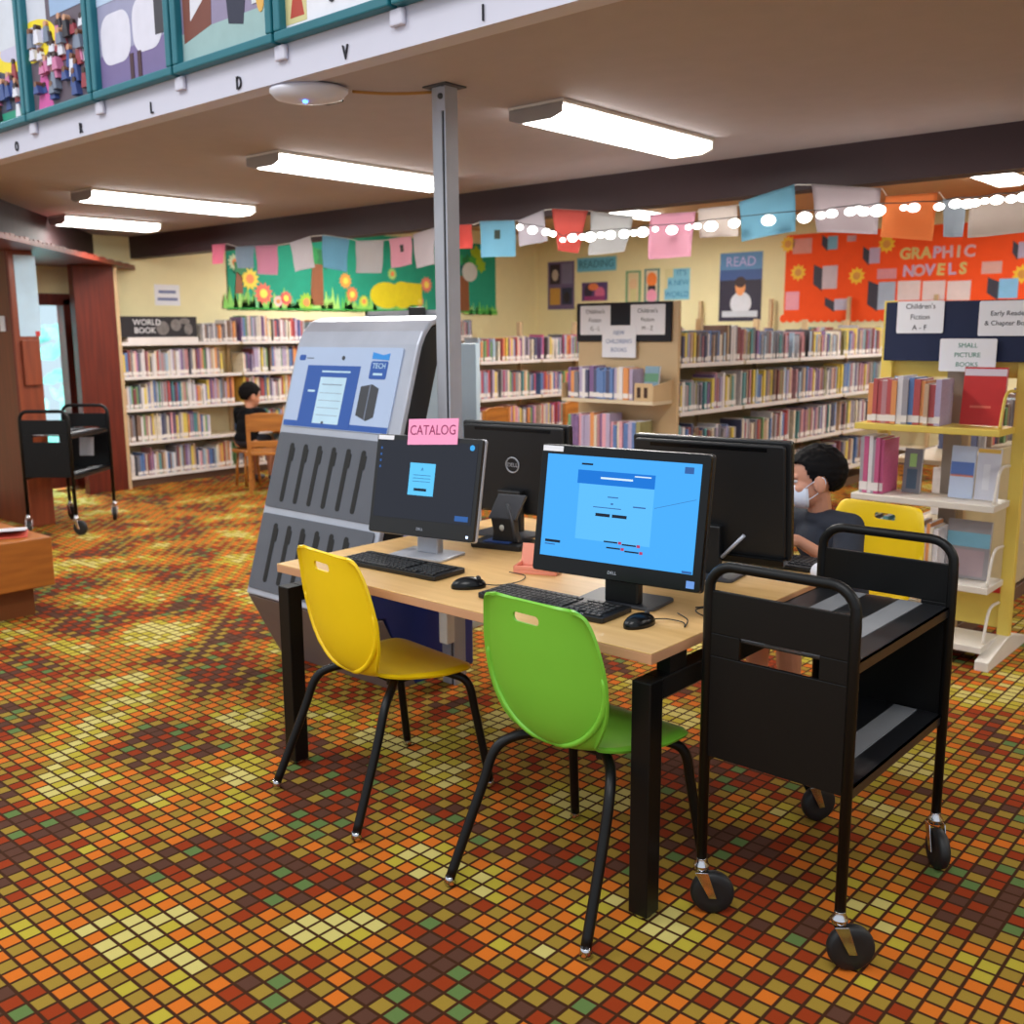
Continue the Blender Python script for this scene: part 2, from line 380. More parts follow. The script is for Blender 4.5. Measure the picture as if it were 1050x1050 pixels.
# ------------------------------------------------------------------ above: picture frames, letters, access point, pole
FX = [-6.24, -5.525, -4.81, -4.10, -3.38, -2.72, -2.03]
pic = {}
def pm(rgb):
    k = 'paint_%d_%d_%d' % rgb
    return mat(k, rgb, .55, vary=.05, scale=14)
def framed(i, label, shapes, base):
    x0, x1 = FX[i], FX[i+1]; zb = 2.615; H = .98
    t = thing('framed_picture', label, 'picture', ((x0+x1)/2, FY-.0, zb), 0, 'teal framed pictures above the fascia')
    w = (x1-x0)/2-.008
    mb = MB(); y0, y1 = -.05, -.001
    for a in ((-w, -w+.038, .036, H-.036), (w-.038, w, .036, H-.036), (-w, w, 0, .036), (-w, w, H-.036, H)): mb.box(a[0], a[1], y0, y1, a[2], a[3])
    mb.build('frame', teal, t, bevel=.006)
    cols = [base]; mb = MB(); mb.m = frame((0, -.016, .036), (1, 0, 0), (0, 0, 1)); W = w-.038
    mb.box(-W, W, 0, H-.09, -.012, 0, 0)
    for k, (kind, c, *a) in enumerate(shapes):
        if c not in cols: cols.append(c)
        mi = cols.index(c); dz = .0010+.0004*k
        if kind == 'r': mb.box(a[0]*W, a[1]*W, a[2], a[3], 0, dz, mi)
        elif kind == 'e':
            mb.prism([(max(-W, min(W, a[0]*W+a[2]*W*math.cos(s*.3142))), a[1]+a[3]*math.sin(s*.3142)) for s in range(20)], 0, dz, mi)
        elif kind == 'p': mb.prism([(max(-W, min(W, p[0]*W)), p[1]) for p in a[0]], 0, dz, mi)
    mb.build('picture', [pm(c) for c in cols], t)
    return t
def crowd(seed, n, zmax, cols):
    q = random.Random(seed); S = []
    for _ in range(int(n*1.8)):
        x, y, c = q.uniform(-.85, .85), q.uniform(.04, zmax), q.choice(cols); hh = q.uniform(.035, .085)
        S.append(('p', c, [(x-.09, y-hh*.5), (x+.10, y-hh*.5), (x+.05, y+hh*.45), (x-.05, y+hh*.5)])); S.append(('e', q.choice([(120, 80, 60), (60, 40, 36), (200, 150, 120)]), x, y+hh*.62, .05, .014))
    return S
cw = [(220, 220, 232), (60, 80, 140), (200, 120, 160), (50, 46, 54), (150, 60, 70), (120, 130, 150)]
yel = (238, 214, 40); vio = (118, 104, 150); lil = (196, 192, 216); sky = (150, 176, 210)
framed(0, 'teal framed picture farthest left, crowd under half a lemon slice', [('r', (40, 150, 120), -1, 1, 0, .05), ('e', yel, .9, .33, 1.1, .10), ('e', lil, .95, .34, .8, .06), ('r', (206, 210, 220), -1, 1, .36, .9)] + crowd(1, 22, .24, cw), (70, 74, 92))
framed(1, 'teal framed picture with yellow lemon slice and a pink robed figure', [('r', (200, 204, 216), -1, -.35, .3, .9), ('e', yel, -.9, .34, .85, .10), ('e', lil, -.95, .35, .55, .06), ('r', sky, -.2, .9, .42, .9), ('p', (206, 90, 160), [(-.85, .0), (-.3, .0), (-.5, .2), (-.62, .24)])] + crowd(2, 24, .36, cw), (96, 84, 96))
framed(2, 'teal framed picture with two round cornered white tablets', [('r', vio, -1, 1, 0, .15), ('p', (214, 212, 226), [(p[0]/.3, p[1]) for p in rrect(-.28, -.02, .10, .32, .08)]), ('p', (214, 212, 226), [(p[0]/.3, p[1]) for p in rrect(0, .24, .11, .34, .08)]), ('r', (180, 200, 226), -1, -.4, .37, .9), ('p', (180, 160, 70), [(-.3, .36), (.45, .36), (.3, .7), (-.2, .7)]), ('r', (90, 74, 150), .5, 1, .5, .9), ('r', (60, 56, 64), .62, .95, .16, .4), ('r', (70, 40, 50), -.12, -.02, .0, .12), ('r', (70, 40, 50), .1, .2, 0, .12)], (150, 150, 180))
framed(3, 'teal framed picture with a dark suited standing figure', [('r', (150, 180, 180), -1, 1, 0, .12), ('p', (116, 62, 48), [(-.95, .08), (-.3, .12), (-.2, .55), (-.6, .8), (-.95, .55)]), ('p', (216, 216, 226), [(-.78, .16), (-.3, .26), (-.75, .36)]), ('p', (34, 36, 60), [(.1, .1), (.42, .08), (.6, .4), (.5, .9), (.05, .9), (.0, .4)]), ('p', (214, 160, 80), [(-.7, .42), (-.35, .42), (-.3, .6), (-.75, .6)]), ('r', (210, 214, 220), .62, 1, .14, .9), ('e', (220, 170, 80), .8, .2, .1, .1)], (140, 130, 160))
framed(4, 'teal framed picture of black flecks on white with a red goblet', [('r', (206, 196, 140), -1, -.55, .02, .3), ('p', (176, 60, 40), [(-.9, .04), (-.6, .04), (-.7, .16), (-.55, .3), (-.95, .3), (-.8, .16)]), ('e', (96, 130, 200), .45, .2, .3, .09), ('r', (236, 200, 200), -.25, .05, .14, .3)] + [('e', (30, 30, 40), random.Random(k).uniform(-.5, .95), random.Random(k+50).uniform(.03, .8), .05, .012) for k in range(34)], (226, 226, 234))
framed(5, 'teal framed picture at the top edge, farthest right', crowd(9, 20, .6, cw), (196, 196, 206))
for i, (ch, x) in enumerate(zip('ORLDVI', (-5.76, -5.03, -4.36, -3.68, -3.01, -2.33))):
    mb = MB(); text_into(mb, ch, .072, frame((x, FY-.004, 2.522), (1, 0, 0), (0, 0, 1)), thick=.006, widen=.72)
    o = mb.build('wall_letter', ink); tag(o, f'black letter {ch} on the white fascia below the teal frames', 'letter', 'letters along the fascia')
names = ['leftmost', 'second', 'third', 'fourth', 'fifth', 'sixth']
for i, x in enumerate(FX[1:6]):
    mb = MB(); mb.m = Matrix.Translation((x, FY, 2.585)); mb.prism(rrect(-.034, .034, -.022, -.001, .009), -.028, .026)
    o = mb.build('frame_bracket', white_m, bevel=.005); tag(o, f'small white bracket under the teal frames, {names[i]} from the left', 'bracket', 'brackets under the frames')
t = thing('access_point', 'oval white wireless access point with blue light on low ceiling', 'access point', (-3.40, 2.66, HC))
mb = MB(); mb.m = Matrix.Rotation(R(40), 4, 'Z') @ Matrix.Diagonal((1.25, .85, 1, 1)); mb.lathe([(.10, 0), (.125, -.012), (.125, -.025), (.105, -.05), (.06, -.062), (.001, -.065)], seg=32); mb.build('shell', mat('ap_white', (214, 214, 226), .4, vary=0), t)
mb = MB(); mb.ball((.02, -.035, -.0665), (.010, .010, .006)); mb.build('status_light', mat('blue_led', (60, 120, 255), .3, emit=6, vary=0), t)
mb = MB(); mb.m = Matrix.Translation((-.03, .02, .0)); mb.box(-.04, .06, .07, .13, -.04, 0); mb.build('mount', blk_matte, t)
a, b2 = Vector((-3.30, 2.80, HC-.012)), Vector((-3.06, 3.03, HC-.012))
mb = MB(); mb.tube([a.lerp(b2, i/6)+Vector((0, 0, -.008*math.sin(PI*i/6))) for i in range(7)], .006, 8)
o = mb.build('cable_conduit', mat('amber_tube', (168, 120, 52), .5)); tag(o, 'thin amber conduit on the ceiling between access point and pole', 'conduit')
t = thing('power_pole', 'slim grey metal power pole from the ceiling down behind the table', 'pole', (-3.013, 3.03, 0))
mb = MB(); mb.box(-.035, .02, -.035, .035, 0, HC); mb.build('channel', steel, t, bevel=.004)
mb = MB(); mb.box(.02, .034, -.03, .02, 0, HC-.09); mb.build('cover_slot', blk_matte, t)
mb = MB(); mb.box(.034, .042, -.035, .035, 0, HC); mb.box(.0, .045, -.04, -.034, HC-.1, HC-.01); mb.build('cover_strip', silver, t)
mb = MB(); mb.ball((.022, -.042, HC-.045), .012); mb.build('screw', dark_grey, t)
mb = MB(); mb.box(-.06, .07, -.06, .06, HC-.006, HC); mb.build('top_plate', dark_grey, t)

# ------------------------------------------------------------------ computer table
TX0, TX1, TY0, TY1, TZ = -2.879, -1.327, 2.031, 3.25, .735
t = thing('computer_table', 'maple topped computer table with black square steel legs', 'table', ((TX0+TX1)/2, (TY0+TY1)/2, 0))
mb = MB(); mb.box(TX0, TX1, TY0, TY1, TZ-.004, TZ, 0); mb.box(TX0, TX1, TY0, TY1, TZ-.030, TZ-.004, 1)
mb.build('tabletop', [maple, edge_tan], t, bevel=.002, world=True)
for x in (TX0, TX1-.058):
    for y in (TY0, TY1-.058):
        mb = MB(); mb.box(x, x+.058, y, y+.058, .012, .655); lg = mb.build('leg', blk, t, bevel=.003, world=True)
        mb = MB(); mb.m = Matrix.Translation((x+.029, y+.029, 0)); mb.lathe([(.02, 0), (.024, .006), (.024, .014)]); mb.build('leg_glide', chrome, lg, world=False)
        lg.children[0].matrix_parent_inverse = t.matrix_basis.inverted()
    mb = MB(); mb.box(x, x+.058, TY0+.058, TY1-.058, .60, .655); mb.build('side_rail', blk, t, bevel=.003, world=True)
    for y in (TY0+.10, TY1-.18):
        mb = MB(); mb.box(x+.01, x+.05, y, y+.08, .655, .705); mb.build('riser_block', blk, t, world=True)
mb = MB(); mb.box(TX0+.058, TX1-.058, 2.60, 2.65, .62, .68); mb.build('cross_rail', blk, t, bevel=.003, world=True)
mb = MB(); mb.box(-2.62, -2.40, 2.90, 2.96, .30, .42); mb.tube([(-2.46, 2.93, .42), (-2.46, 2.93, .70)], .012); mb.build('cable_box', blk, t, bevel=.003, world=True)

# ------------------------------------------------------------------ school chairs
def catmull(P, n):
    out = []; m = len(P)
    for i in range(n):
        u = i/(n-1)*(m-1); k = min(int(u), m-2); f = u-k
        a, b, c, d = (P[max(0, min(m-1, k+j))] for j in (-1, 0, 1, 2))
        out.append([.5*((2*b[q])+(-a[q]+c[q])*f+(2*a[q]-5*b[q]+4*c[q]-d[q])*f*f+(-a[q]+3*b[q]-3*c[q]+d[q])*f**3) for q in range(len(b))])
    return out
SHELL = [  # y, z, half width, sideways curl (forward on the back, upward on the seat)
    (-.222, .852, .136, .004), (-.221, .848, .158, .009), (-.219, .832, .177, .016), (-.214, .785, .192, .026), (-.208, .72, .204, .034),
    (-.201, .66, .209, .039), (-.193, .60, .206, .041), (-.182, .545, .195, .039), (-.167, .495, .172, .033), (-.146, .458, .150, .028), (-.110, .440, .152, .026),
    (-.06, .434, .176, .022), (.0, .431, .190, .016), (.065, .430, .216, .016), (.13, .434, .222, .012), (.185, .436, .214, .006), (.222, .428, .176, .000), (.234, .418, .110, -.002)]
def chair_shell():
    rows = catmull(SHELL, 64); n = 25; bm = bmesh.new(); G = []
    for i, (y, z, w, cl) in enumerate(rows):
        a = rows[max(0, i-1)]; b = rows[min(len(rows)-1, i+1)]
        ty, tz = b[0]-a[0], b[1]-a[1]; l = math.hypot(ty, tz); ny, nz = -tz/l, ty/l      # towards the sitter
        row = []
        for k in range(n):
            s = -1+2*k/(n-1); e = cl*abs(s)**2.2
            if abs(s) > .93: e -= .010*(abs(s)-.93)/.07              # rolled rim
            row.append(bm.verts.new((w*s, y+ny*e, z+nz*e)))
        G.append(row)
    for i in range(len(G)-1):
        for k in range(n-1):
            bm.faces.new((G[i][k], G[i][k+1], G[i+1][k+1], G[i+1][k])).smooth = True
    bmesh.ops.recalc_face_normals(bm, faces=bm.faces)
    bmesh.ops.solidify(bm, geom=list(bm.faces), thickness=.008)
    me = bpy.data.meshes.new('shell'); bm.to_mesh(me); bm.free()
    o = bpy.data.objects.new('tmp', me); C.objects.link(o)
    c = MB(); c.m = frame((-.02, 0, .790), (1, 0, 0), (0, .05, 1)); c.prism(rrect(-.046, .046, -.013, .013, .012), -.4, .5)
    co = c.build('tmpc', white_m)
    bo = o.modifiers.new('b', 'BOOLEAN'); bo.object = co; bo.operation = 'DIFFERENCE'; bo.solver = 'EXACT'
    dg = bpy.context.evaluated_depsgraph_get(); me2 = bpy.data.meshes.new_from_object(o.evaluated_get(dg))
    bpy.data.objects.remove(o); bpy.data.objects.remove(co)
    me2.materials.clear()
    for p in me2.polygons: p.use_smooth = True; p.material_index = 0
    return me2
shell_me = chair_shell()
def smooth_angle(me, deg=40):
    me.set_sharp_from_angle(angle=R(deg))
smooth_angle(shell_me)
def bend(P, n=6):
    return [Vector(p) for p in catmull([tuple(p) for p in P], (len(P)-1)*n+1)]
def school_chair(loc, rz, plastic, label):
    t = thing('school_chair', label, 'chair', loc, rz)
    me = shell_me.copy(); me.materials.append(plastic)
    sh = bpy.data.objects.new('seat_shell', me); C.objects.link(sh); sh.parent = t
    prf = catmull(SHELL, 120)
    pts = []
    for k in range(33):                      # raised U shaped lip round the lower back
        a = R(-100+200*k/32); x, z = .200*math.copysign(abs(math.sin(a))**1.12, a), .652-.206*math.cos(a)
        r_ = min(prf[:75], key=lambda q: abs(q[1]-z)); e = r_[3]*min(1, abs(x)/r_[2])**2.2
        pts.append((x, r_[0]+e-.008, z))
    mb = MB(); mb.tube(pts, [.002]+[.0085]*31+[.002], 8); mb.build('back_lip', plastic, t)
    for sx in (-1, 1):
        for P, front in (([(sx*.10, -.04, .412), (sx*.160, -.095, .408), (sx*.202, -.150, .372), (sx*.218, -.195, .26), (sx*.244, -.295, .022)], 0),
                         ([(sx*.10, .12, .408), (sx*.16, .15, .405), (sx*.202, .185, .375), (sx*.215, .205, .27), (sx*.238, .245, .022)], 1)):
            mb = MB(); mb.tube(bend(P), .0142, 12); lg = mb.build('leg', blk, t)
            mb = MB(); p = Vector(P[-1]); mb.lathe([(.004, -.022), (.013, -.020), (.017, -.012), (.014, -.002), (.0135, .008)], p); mb.build('glide', chrome, lg)
    mb = MB(); mb.tube([(-.10, -.04, .412), (.10, -.04, .412)], .0125, 12); mb.tube([(-.10, .12, .408), (.10, .12, .408)], .0125, 12)
    mb.box(-.105, -.085, -.06, .12, .400, .424); mb.box(.085, .105, -.06, .12, .400, .424); mb.build('seat_frame', blk, t)
    return t
school_chair((-2.448, 2.145, 0), R(-7), yellow_p, 'yellow plastic school chair pushed in at the small catalog computer')
school_chair((-1.593, 2.115, 0), R(-2), green_p, 'green plastic school chair at the large computer with blue screen')
school_chair((-1.52, 3.68, 0), R(172), yellow_p, 'yellow plastic school chair the masked boy sits on')

# ------------------------------------------------------------------ computers
def emis(name, rgb, s): return mat(name, (8, 9, 12), .3, emit=s*.68, vary=0, emit_rgb=rgb, spec=.25)
scr_blue = emis('screen_blue', (70, 176, 255), .95); scr_panel = emis('screen_panel_blue', (92, 190, 255), .98); scr_bar = emis('screen_header_blue', (0, 122, 226), .9)
scr_dark = emis('screen_ink', (14, 34, 60), .5); scr_white = emis('screen_pale', (214, 238, 255), 1.0); scr_desk = emis('screen_slate', (40, 43, 54), .8)
scr_cyan = emis('screen_cyan', (96, 200, 250), 1.0); scr_red = emis('screen_red', (200, 60, 110), .8); scr_mid = emis('screen_mid_blue', (50, 100, 170), .9)
def computer(label, loc, yaw, W, H, zb, tilt, chin, bez, small=False, rear=False, neck_y=.10):
    """loc: foot of the panel's lower edge on the table; zb its height above the table; the screen faces -y"""
    t = thing('desktop_computer', label, 'computer', loc, yaw)
    v = Vector((0, math.sin(tilt), math.cos(tilt)))
    Mf = frame((0, 0, zb), (1, 0, 0), v)                     # z of this frame points to the viewer
    mb = MB(); mb.m = Mf; mb.prism(rrect(-W/2, W/2, 0, H, .010), -.018, 0); mb.build('bezel', blk_gloss if not small else blk_matte, t, bevel=.003)
    mb = MB(); mb.m = Mf
    mb.prism(rrect(-W/2-.002, W/2+.002, -.002, H+.002, .011), -.034, -.016)
    if not small: mb.prism(rrect(-W/2+.012, W/2-.012, .008, H-.008, .012), -.052, -.034)
    mb.build('rear_shell', silver if small else blk_matte, t, bevel=.006)
    sx, sz0, sz1 = W/2-bez, chin, H-bez*1.15
    mb = MB(); mb.m = Mf; mb.box(-sx, sx, sz0, sz1, 0, .0012); sc = mb.build('screen', scr_desk if small else scr_blue, t)
    if rear:
        mb = MB(); mb.m = Mf; mb.box(-W/2+.07, W/2-.07, H-.030, H-.018, -.0535, -.051); mb.build('vent_slot', blk_gloss, t)
        if rear == 2: return t, sc, Mf, (sx, sz0, sz1)
        mb = MB(); mb.m = Mf @ T(0, H*.55, -.054) @ Matrix.Rotation(PI, 4, 'Y')
        mb.tube([(.030*math.cos(a*PI/16), .030*math.sin(a*PI/16), 0) for a in range(32)], .003, 6, closed=True)
        text_into(mb, 'DELL', .022, T(0, 0, 0), thick=.002); mb.build('round_logo', dark_grey if rear == 2 else steel, t)
    else:
        mb = MB(); mb.m = Mf; text_into(mb, 'DELL', .013, T(0, chin*.45, .001)); mb.build('chin_logo', silver, t)
        mb = MB(); mb.m = Mf; mb.box(-W/2+.006, -W/2+.075, H-.020, H-.004, 0, .0016); mb.build('asset_sticker', paper_w, t)
    if not small:
        mb = MB(); mb.box(-.055, .055, .06, .095, 0.008, zb+.10); mb.build('stand_neck', blk_matte, t, bevel=.006)
        mb = MB(); mb.prism(rrect(-.14, .11, .045, .20, .02), 0, .010); mb.build('stand_base', dark_grey, t, bevel=.003)
    else:
        mb = MB(); mb.prism([(-.045, .05), (.045, .05), (.045, .09), (-.045, .09)], .008, zb+.09); mb.build('stand_neck', steel, t, bevel=.006)
        mb = MB(); mb.prism(rrect(-.115, .115, -.03, .13, .01), 0, .010); mb.build('stand_base', steel, t, bevel=.003)
    return t, sc, Mf, (sx, sz0, sz1)
big, sc, Mf, (sx, z0, z1) = computer('large black computer with bright blue screen behind the green chair', (-1.634, 2.286, TZ), R(7.2), .539, .377, .089, R(9.2), .048, .024)
hs = z1-z0
def U(u, v): return (-sx+2*sx*u, z1-hs*v)                   # u right, v down, 0..1
mb = MB(); mb.m = Mf
def rr(mb, u0, v0, u1, v1, d, mi):
    a, b = U(u0, v0), U(u1, v1); mb.box(a[0], b[0], b[1], a[1], .0008, .0012+d, mi)
rr(mb, .235, .16, .725, .80, .0004, 1); rr(mb, .22, .135, .725, .265, .0008, 2)
rr(mb, .36, .535, .455, .565, .0012, 3); rr(mb, .47, .535, .565, .565, .0012, 3)
rr(mb, .34, .475, .525, .483, .0010, 5); rr(mb, .43, .37, .50, .38, .0010, 5); rr(mb, .60, .44, .68, .452, .0010, 5); rr(mb, .455, .43, .47, .445, .0010, 5)
rr(mb, .375, .19, .585, .208, .0014, 4); rr(mb, .595, .155, .70, .166, .0014, 4); rr(mb, .24, .068, .315, .086, .0008, 3)
rr(mb, .03, .84, .135, .865, .0008, 3); rr(mb, .03, .88, .10, .89, .0008, 5); rr(mb, .90, .035, .955, .095, .0008, 5)
for i, (u, v, mi) in enumerate(((.43, .79, 3), (.45, .845, 3), (.55, .80, 3), (.57, .86, 3))): rr(mb, u, v, u+.09, v+.014, .0010, mi); rr(mb, u+.095, v-.006, u+.115, v+.02, .0010, 6)
rr(mb, .935, .975, .995, .995, .0008, 7)
a, b = U(.735, .44), U(.985, .325); mb.face([(a[0], a[1], .0016), (b[0], b[1], .0016), (b[0], b[1]+.0012, .0016), (a[0], a[1]+.0012, .0016)], 7)
mb.build('screen_graphics', [scr_blue, scr_panel, scr_bar, scr_dark, scr_white, scr_mid, scr_red, scr_mid], sc)
mb = MB(); mb.m = Mf; mb.box(.539/2-.040, .539/2-.016, .010, .030, 0, .0016); mb.build('energy_sticker', mat('blue_sticker', (110, 160, 235), .5), big)
sml, sc, Mf, (sx, z0, z1) = computer('small silver backed catalog computer with dark slate screen', (-2.556, 2.407, TZ), R(11), .452, .357, .078, R(12.4), .058, .016, small=True)
hs = z1-z0; mb = MB(); mb.m = Mf
rr(mb, .34, .28, .60, .69, .0006, 1); rr(mb, .40, .60, .53, .635, .001, 2); text_into(mb, 'A', .018, T(*U(.47, .36), .0022), 3, .0004)
for k in range(3): rr(mb, .38, .43+k*.04, .56, .437+k*.04, .0009, 4)
a = U(.945, .05); m2 = MB(); m2.m = Mf; m2.prism([(a[0]+.010*math.cos(s*.4189), a[1]+.010*math.sin(s*.4189)) for s in range(15)], .0009, .0018); m2.build('round_icon', emis('icon_cyan', (60, 170, 240), 1), sc)
m2 = MB(); m2.m = Mf; rr(m2, .84, .90, .97, .965, .0006, 0); m2.build('corner_caption', scr_mid, sc)
for k in range(4):
    m2 = MB(); m2.m = Mf; rr(m2, .015, .10+k*.08, .03, .13+k*.08, .0006, 0); m2.build('desktop_icon', scr_mid, sc)
mb.build('screen_graphics', [scr_desk, scr_cyan, scr_dark, scr_mid, scr_mid, emis('icon_cyan', (60, 170, 240), 1)], sc)
mb = MB(); mb.m = Mf; mb.box(.452/2-.030, .452/2-.022, .012, .020, 0, .0014); mb.build('power_light', mat('power_led', (190, 210, 255), .3, emit=1.5, vary=0), sml)
brc, sc, Mf, dims = computer('large black computer seen from behind, screened side facing the boy', (-1.664, 2.915, TZ), R(187.7), .538, .383, .072, R(6.2), .05, .024, rear=2)
mb = MB(); mb.box(-.055, .055, .06, .095, 0.008, .17); mb.build('stand_neck', blk_matte, brc, bevel=.006)
mb = MB(); mb.prism(rrect(-.12, .12, .0, .15, .02), 0, .010); mb.build('stand_base', dark_grey, brc, bevel=.003)
mb = MB(); mb.m = Mf; mb.prism(rrect(-.26, .26, -.012, .014, .006), -.075, .004); mb.build('speaker_bar', blk_gloss, brc, bevel=.004)
mb = MB(); mb.m = Mf @ Matrix.Translation((-.06, 0, 0)); mb.tube([(.0, .004, -.085), (-.075, .085, -.080)], .006, 8); mb.build('stand_lever', silver, brc)
blc, sc, Mf, dims = computer('black computer seen from behind with round logo, left of the scanner', (-2.62, 3.04, TZ), R(187), .50, .365, .072, R(3), .05, .024, rear=1)
# pink sign clipped to the small computer
t = thing('catalog_sign', 'pink paper sign reading CATALOG standing on the small computer', 'sign', (-2.556, 2.407, TZ), R(11))
v = Vector((0, math.sin(R(12.4)), math.cos(R(12.4))))
Mg = frame(Vector((0, 0, .078)), (1, 0, 0), v)
mb = MB(); mb.m = Mg @ T(.017, .374, .004) @ Matrix.Rotation(R(3), 4, 'Z'); mb.box(-.106, .106, -.046, .046, -.0012, .0012); mb.build('card', pink_paper, t)
mb = MB(); mb.m = Mg @ T(.017, .374, .0055) @ Matrix.Rotation(R(3), 4, 'Z'); text_into(mb, 'CATALOG', .050, T(0, .004), 0, .0006, widen=.84); mb.build('lettering', ink_pink, t)
def keyboard(label, loc, rz, w=.455, d=.155):
    t = thing('keyboard', label, 'keyboard', loc, rz)
    mb = MB(); mb.prism(rrect(-w/2, w/2, -d/2, d/2, .010), .002, .018); mb.build('body', blk_matte, t, bevel=.003)
    mb = MB(); q = .0192
    for r in range(6):
        yy = d/2-.020-r*.0215-(.006 if r else 0)
        x = -w/2+.014
        while x < w/2-.020:
            wd = q
            if r == 5 and -.11 < x < -.06: wd = q*5.5
            if not (-w/2+.298 < x < -w/2+.306 or -w/2+.368 < x < -w/2+.376): mb.box(x, x+wd-.003, yy-.0165, yy, .018, .0225)
            x += wd
    mb.build('keys', key_m, t, bevel=.0012, segs=1)
    return t
keyboard('black keyboard in front of the small catalog computer', (-2.495, 2.262, TZ), R(3))
keyboard('black keyboard in front of the large blue screen computer', (-1.80, 2.226, TZ), R(2))
keyboard('black keyboard on the far side of the table by the boy', (-1.62, 3.135, TZ), R(184))
def mouse(label, loc, rz, m_, cord=None):
    t = thing('computer_mouse', label, 'mouse', loc, rz)
    mb = MB(); mb.ball((0, 0, .006), (.031, .056, .030), 0, 20, 14)
    bmesh.ops.bisect_plane(mb.bm, geom=mb.bm.verts[:]+mb.bm.edges[:]+mb.bm.faces[:], plane_co=(0, 0, .0), plane_no=(0, 0, 1), clear_inner=True)
    mb.build('body', m_, t)
    mb = MB(); mb.lathe([(.009, -.003), (.010, 0), (.009, .003)], (0, .030, .028), 'x'); mb.build('scroll_wheel', dark_grey, t)
    if cord:
        mb = MB(); mb.tube([Vector(p) for p in catmull([tuple(p) for p in cord], 28)], .0018, 6); mb.build('cord', rubber, t)
mouse('black mouse beside the catalog keyboard', (-2.130, 2.215, TZ), R(-38), blk_gloss, [(0, .055, .008), (.01, .10, .006), (-.03, .17, .005), (-.10, .20, .005), (-.16, .16, .005)])
mouse('black mouse at the right end of the keyboard by the green chair', (-1.488, 2.215, TZ), R(-8), blk_gloss, [(0, .055, .008), (.02, .09, .006), (.07, .10, .005), (.10, .07, .005), (.06, .13, .005), (.0, .16, .005)])
mouse('white mouse by the hand of the masked boy', (-1.372, 3.10, TZ), R(190), paper_w)
# card scanner, slip tray, note
t = thing('card_scanner', 'black card scanner on a folded stand between the two left computers', 'scanner', (-2.46, 2.745, TZ), R(14))
mb = MB(); mb.prism(rrect(-.105, .105, -.065, .075, .012), 0, .022); mb.build('base', blk_matte, t, bevel=.004)
mb = MB(); mb.box(-.06, .05, -.045, .035, .022, .0245); mb.build('blue_pad', mat('scanner_blue', (40, 70, 130), .35), t)
mb = MB(); mb.m = Matrix(((1, 0, 0, 0), (0, 0, 1, 0), (0, 1, 0, 0), (0, 0, 0, 1))) @ T(0, .0); mb.prism([(-.035, .022), (.075, .022), (.060, .06), (.055, .11), (-.040, .11), (-.030, .06)], -.02, .02); mb.build('column', blk_matte, t, bevel=.004)
mb = MB(); mb.m = frame((.0, -.01, .105), (1, 0, 0), (.28, .35, .9)); mb.box(-.055, .06, 0, .10, -.012, .006); mb.build('head', dark_grey, t, bevel=.004)
mb = MB(); mb.tube([(.035, -.030, .17), (.058, -.032, .10), (.070, -.034, .03)], .006, 8); mb.build('stay', dark_grey, t)
mb = MB(); mb.ball((.008, -.022, .075), (.010, .004, .012)); mb.build('lamp', mat('scanner_lens', (190, 190, 180), .2), t)
pk = mat('peach_acrylic', (238, 152, 128), .25, vary=.02)
t = thing('slip_tray', 'peach pink acrylic slip tray left of the large blue screen', 'tray', (-2.10, 2.525, TZ), R(22))
mb = MB(); mb.box(-.075, .075, -.05, .05, 0, .012); mb.box(-.075, .075, -.05, -.044, .012, .026); mb.box(-.075, -.069, -.05, .05, .012, .026); mb.build('tray_base', pk, t, bevel=.002)
mb = MB(); mb.m = frame((0, .03, .012), (1, 0, 0), (0, .35, 1)); mb.box(-.075, .075, 0, .075, -.004, .002); mb.build('back_panel', pk, t, bevel=.002)
mb = MB(); mb.m = T(-1.405, 2.965, TZ) @ Matrix.Rotation(R(30), 4, 'Z'); mb.box(-.05, .05, -.035, .035, 0.0005, .0025); o = mb.build('paper_note', paper_w); tag(o, 'small white paper note on the far right of the table top', 'note')
mb = MB(); mb.tube([Vector(p) for p in catmull([(-1.46, 2.46, TZ+.004), (-1.41, 2.52, TZ+.004), (-1.36, 2.46, TZ+.004), (-1.39, 2.40, TZ+.004), (-1.44, 2.43, TZ+.008), (-1.42, 2.52, TZ+.006), (-1.48, 2.60, TZ+.004)], 40)], .002, 6)
o = mb.build('loose_cable', rubber); tag(o, 'thin black cable looped on the table beside the large blue screen', 'cable')
# under the table
t = thing('cable_bundle', 'coiled white cable bundle tied to the pole under the table', 'cable', (-2.99, 2.94, .42))
mb = MB()
for k in range(3): mb.tube([(.05*math.cos(a*PI/10)+.01*k-.03, -.012*k, .05*math.sin(a*PI/10)+.01*k) for a in range(20)], .011, 8, closed=True)
mb.build('coil', off_white, t)
mb = MB(); mb.box(-.02, .03, .0, .05, -.22, .08); mb.build('power_strip', off_white, t, bevel=.006)

# ------------------------------------------------------------------ laptop kiosk
KX0, KX1 = -3.935, -3.115
t = thing('laptop_kiosk', 'tall leaning silver self service kiosk with two rows of black slots', 'kiosk', (-3.53, 3.0, 0))
V = Vector((0, .297, .955)); O = Vector((-3.54, 2.599, .336))
Mk = frame(O, (1, 0, 0), V)
prof = [(2.599, .336), (2.93, 1.40), (2.955, 1.475), (2.985, 1.53), (3.03, 1.575), (3.10, 1.595), (3.17, 1.598)]
Mx = Matrix(((0, 0, 1, 0), (1, 0, 0, 0), (0, 1, 0, 0), (0, 0, 0, 1)))      # local (a,b,c) -> (y=a, z=b, x=c)
mb = MB(); mb.m = Mx; mb.prism(prof+[(3.168, 1.572), (3.10, 1.568), (3.04, 1.548), (3.005, 1.51), (2.98, 1.462), (2.957, 1.39), (2.628, .336)], KX0, KX1); mb.build('front_shell', silver, t, bevel=.008, world=True, segs=3)
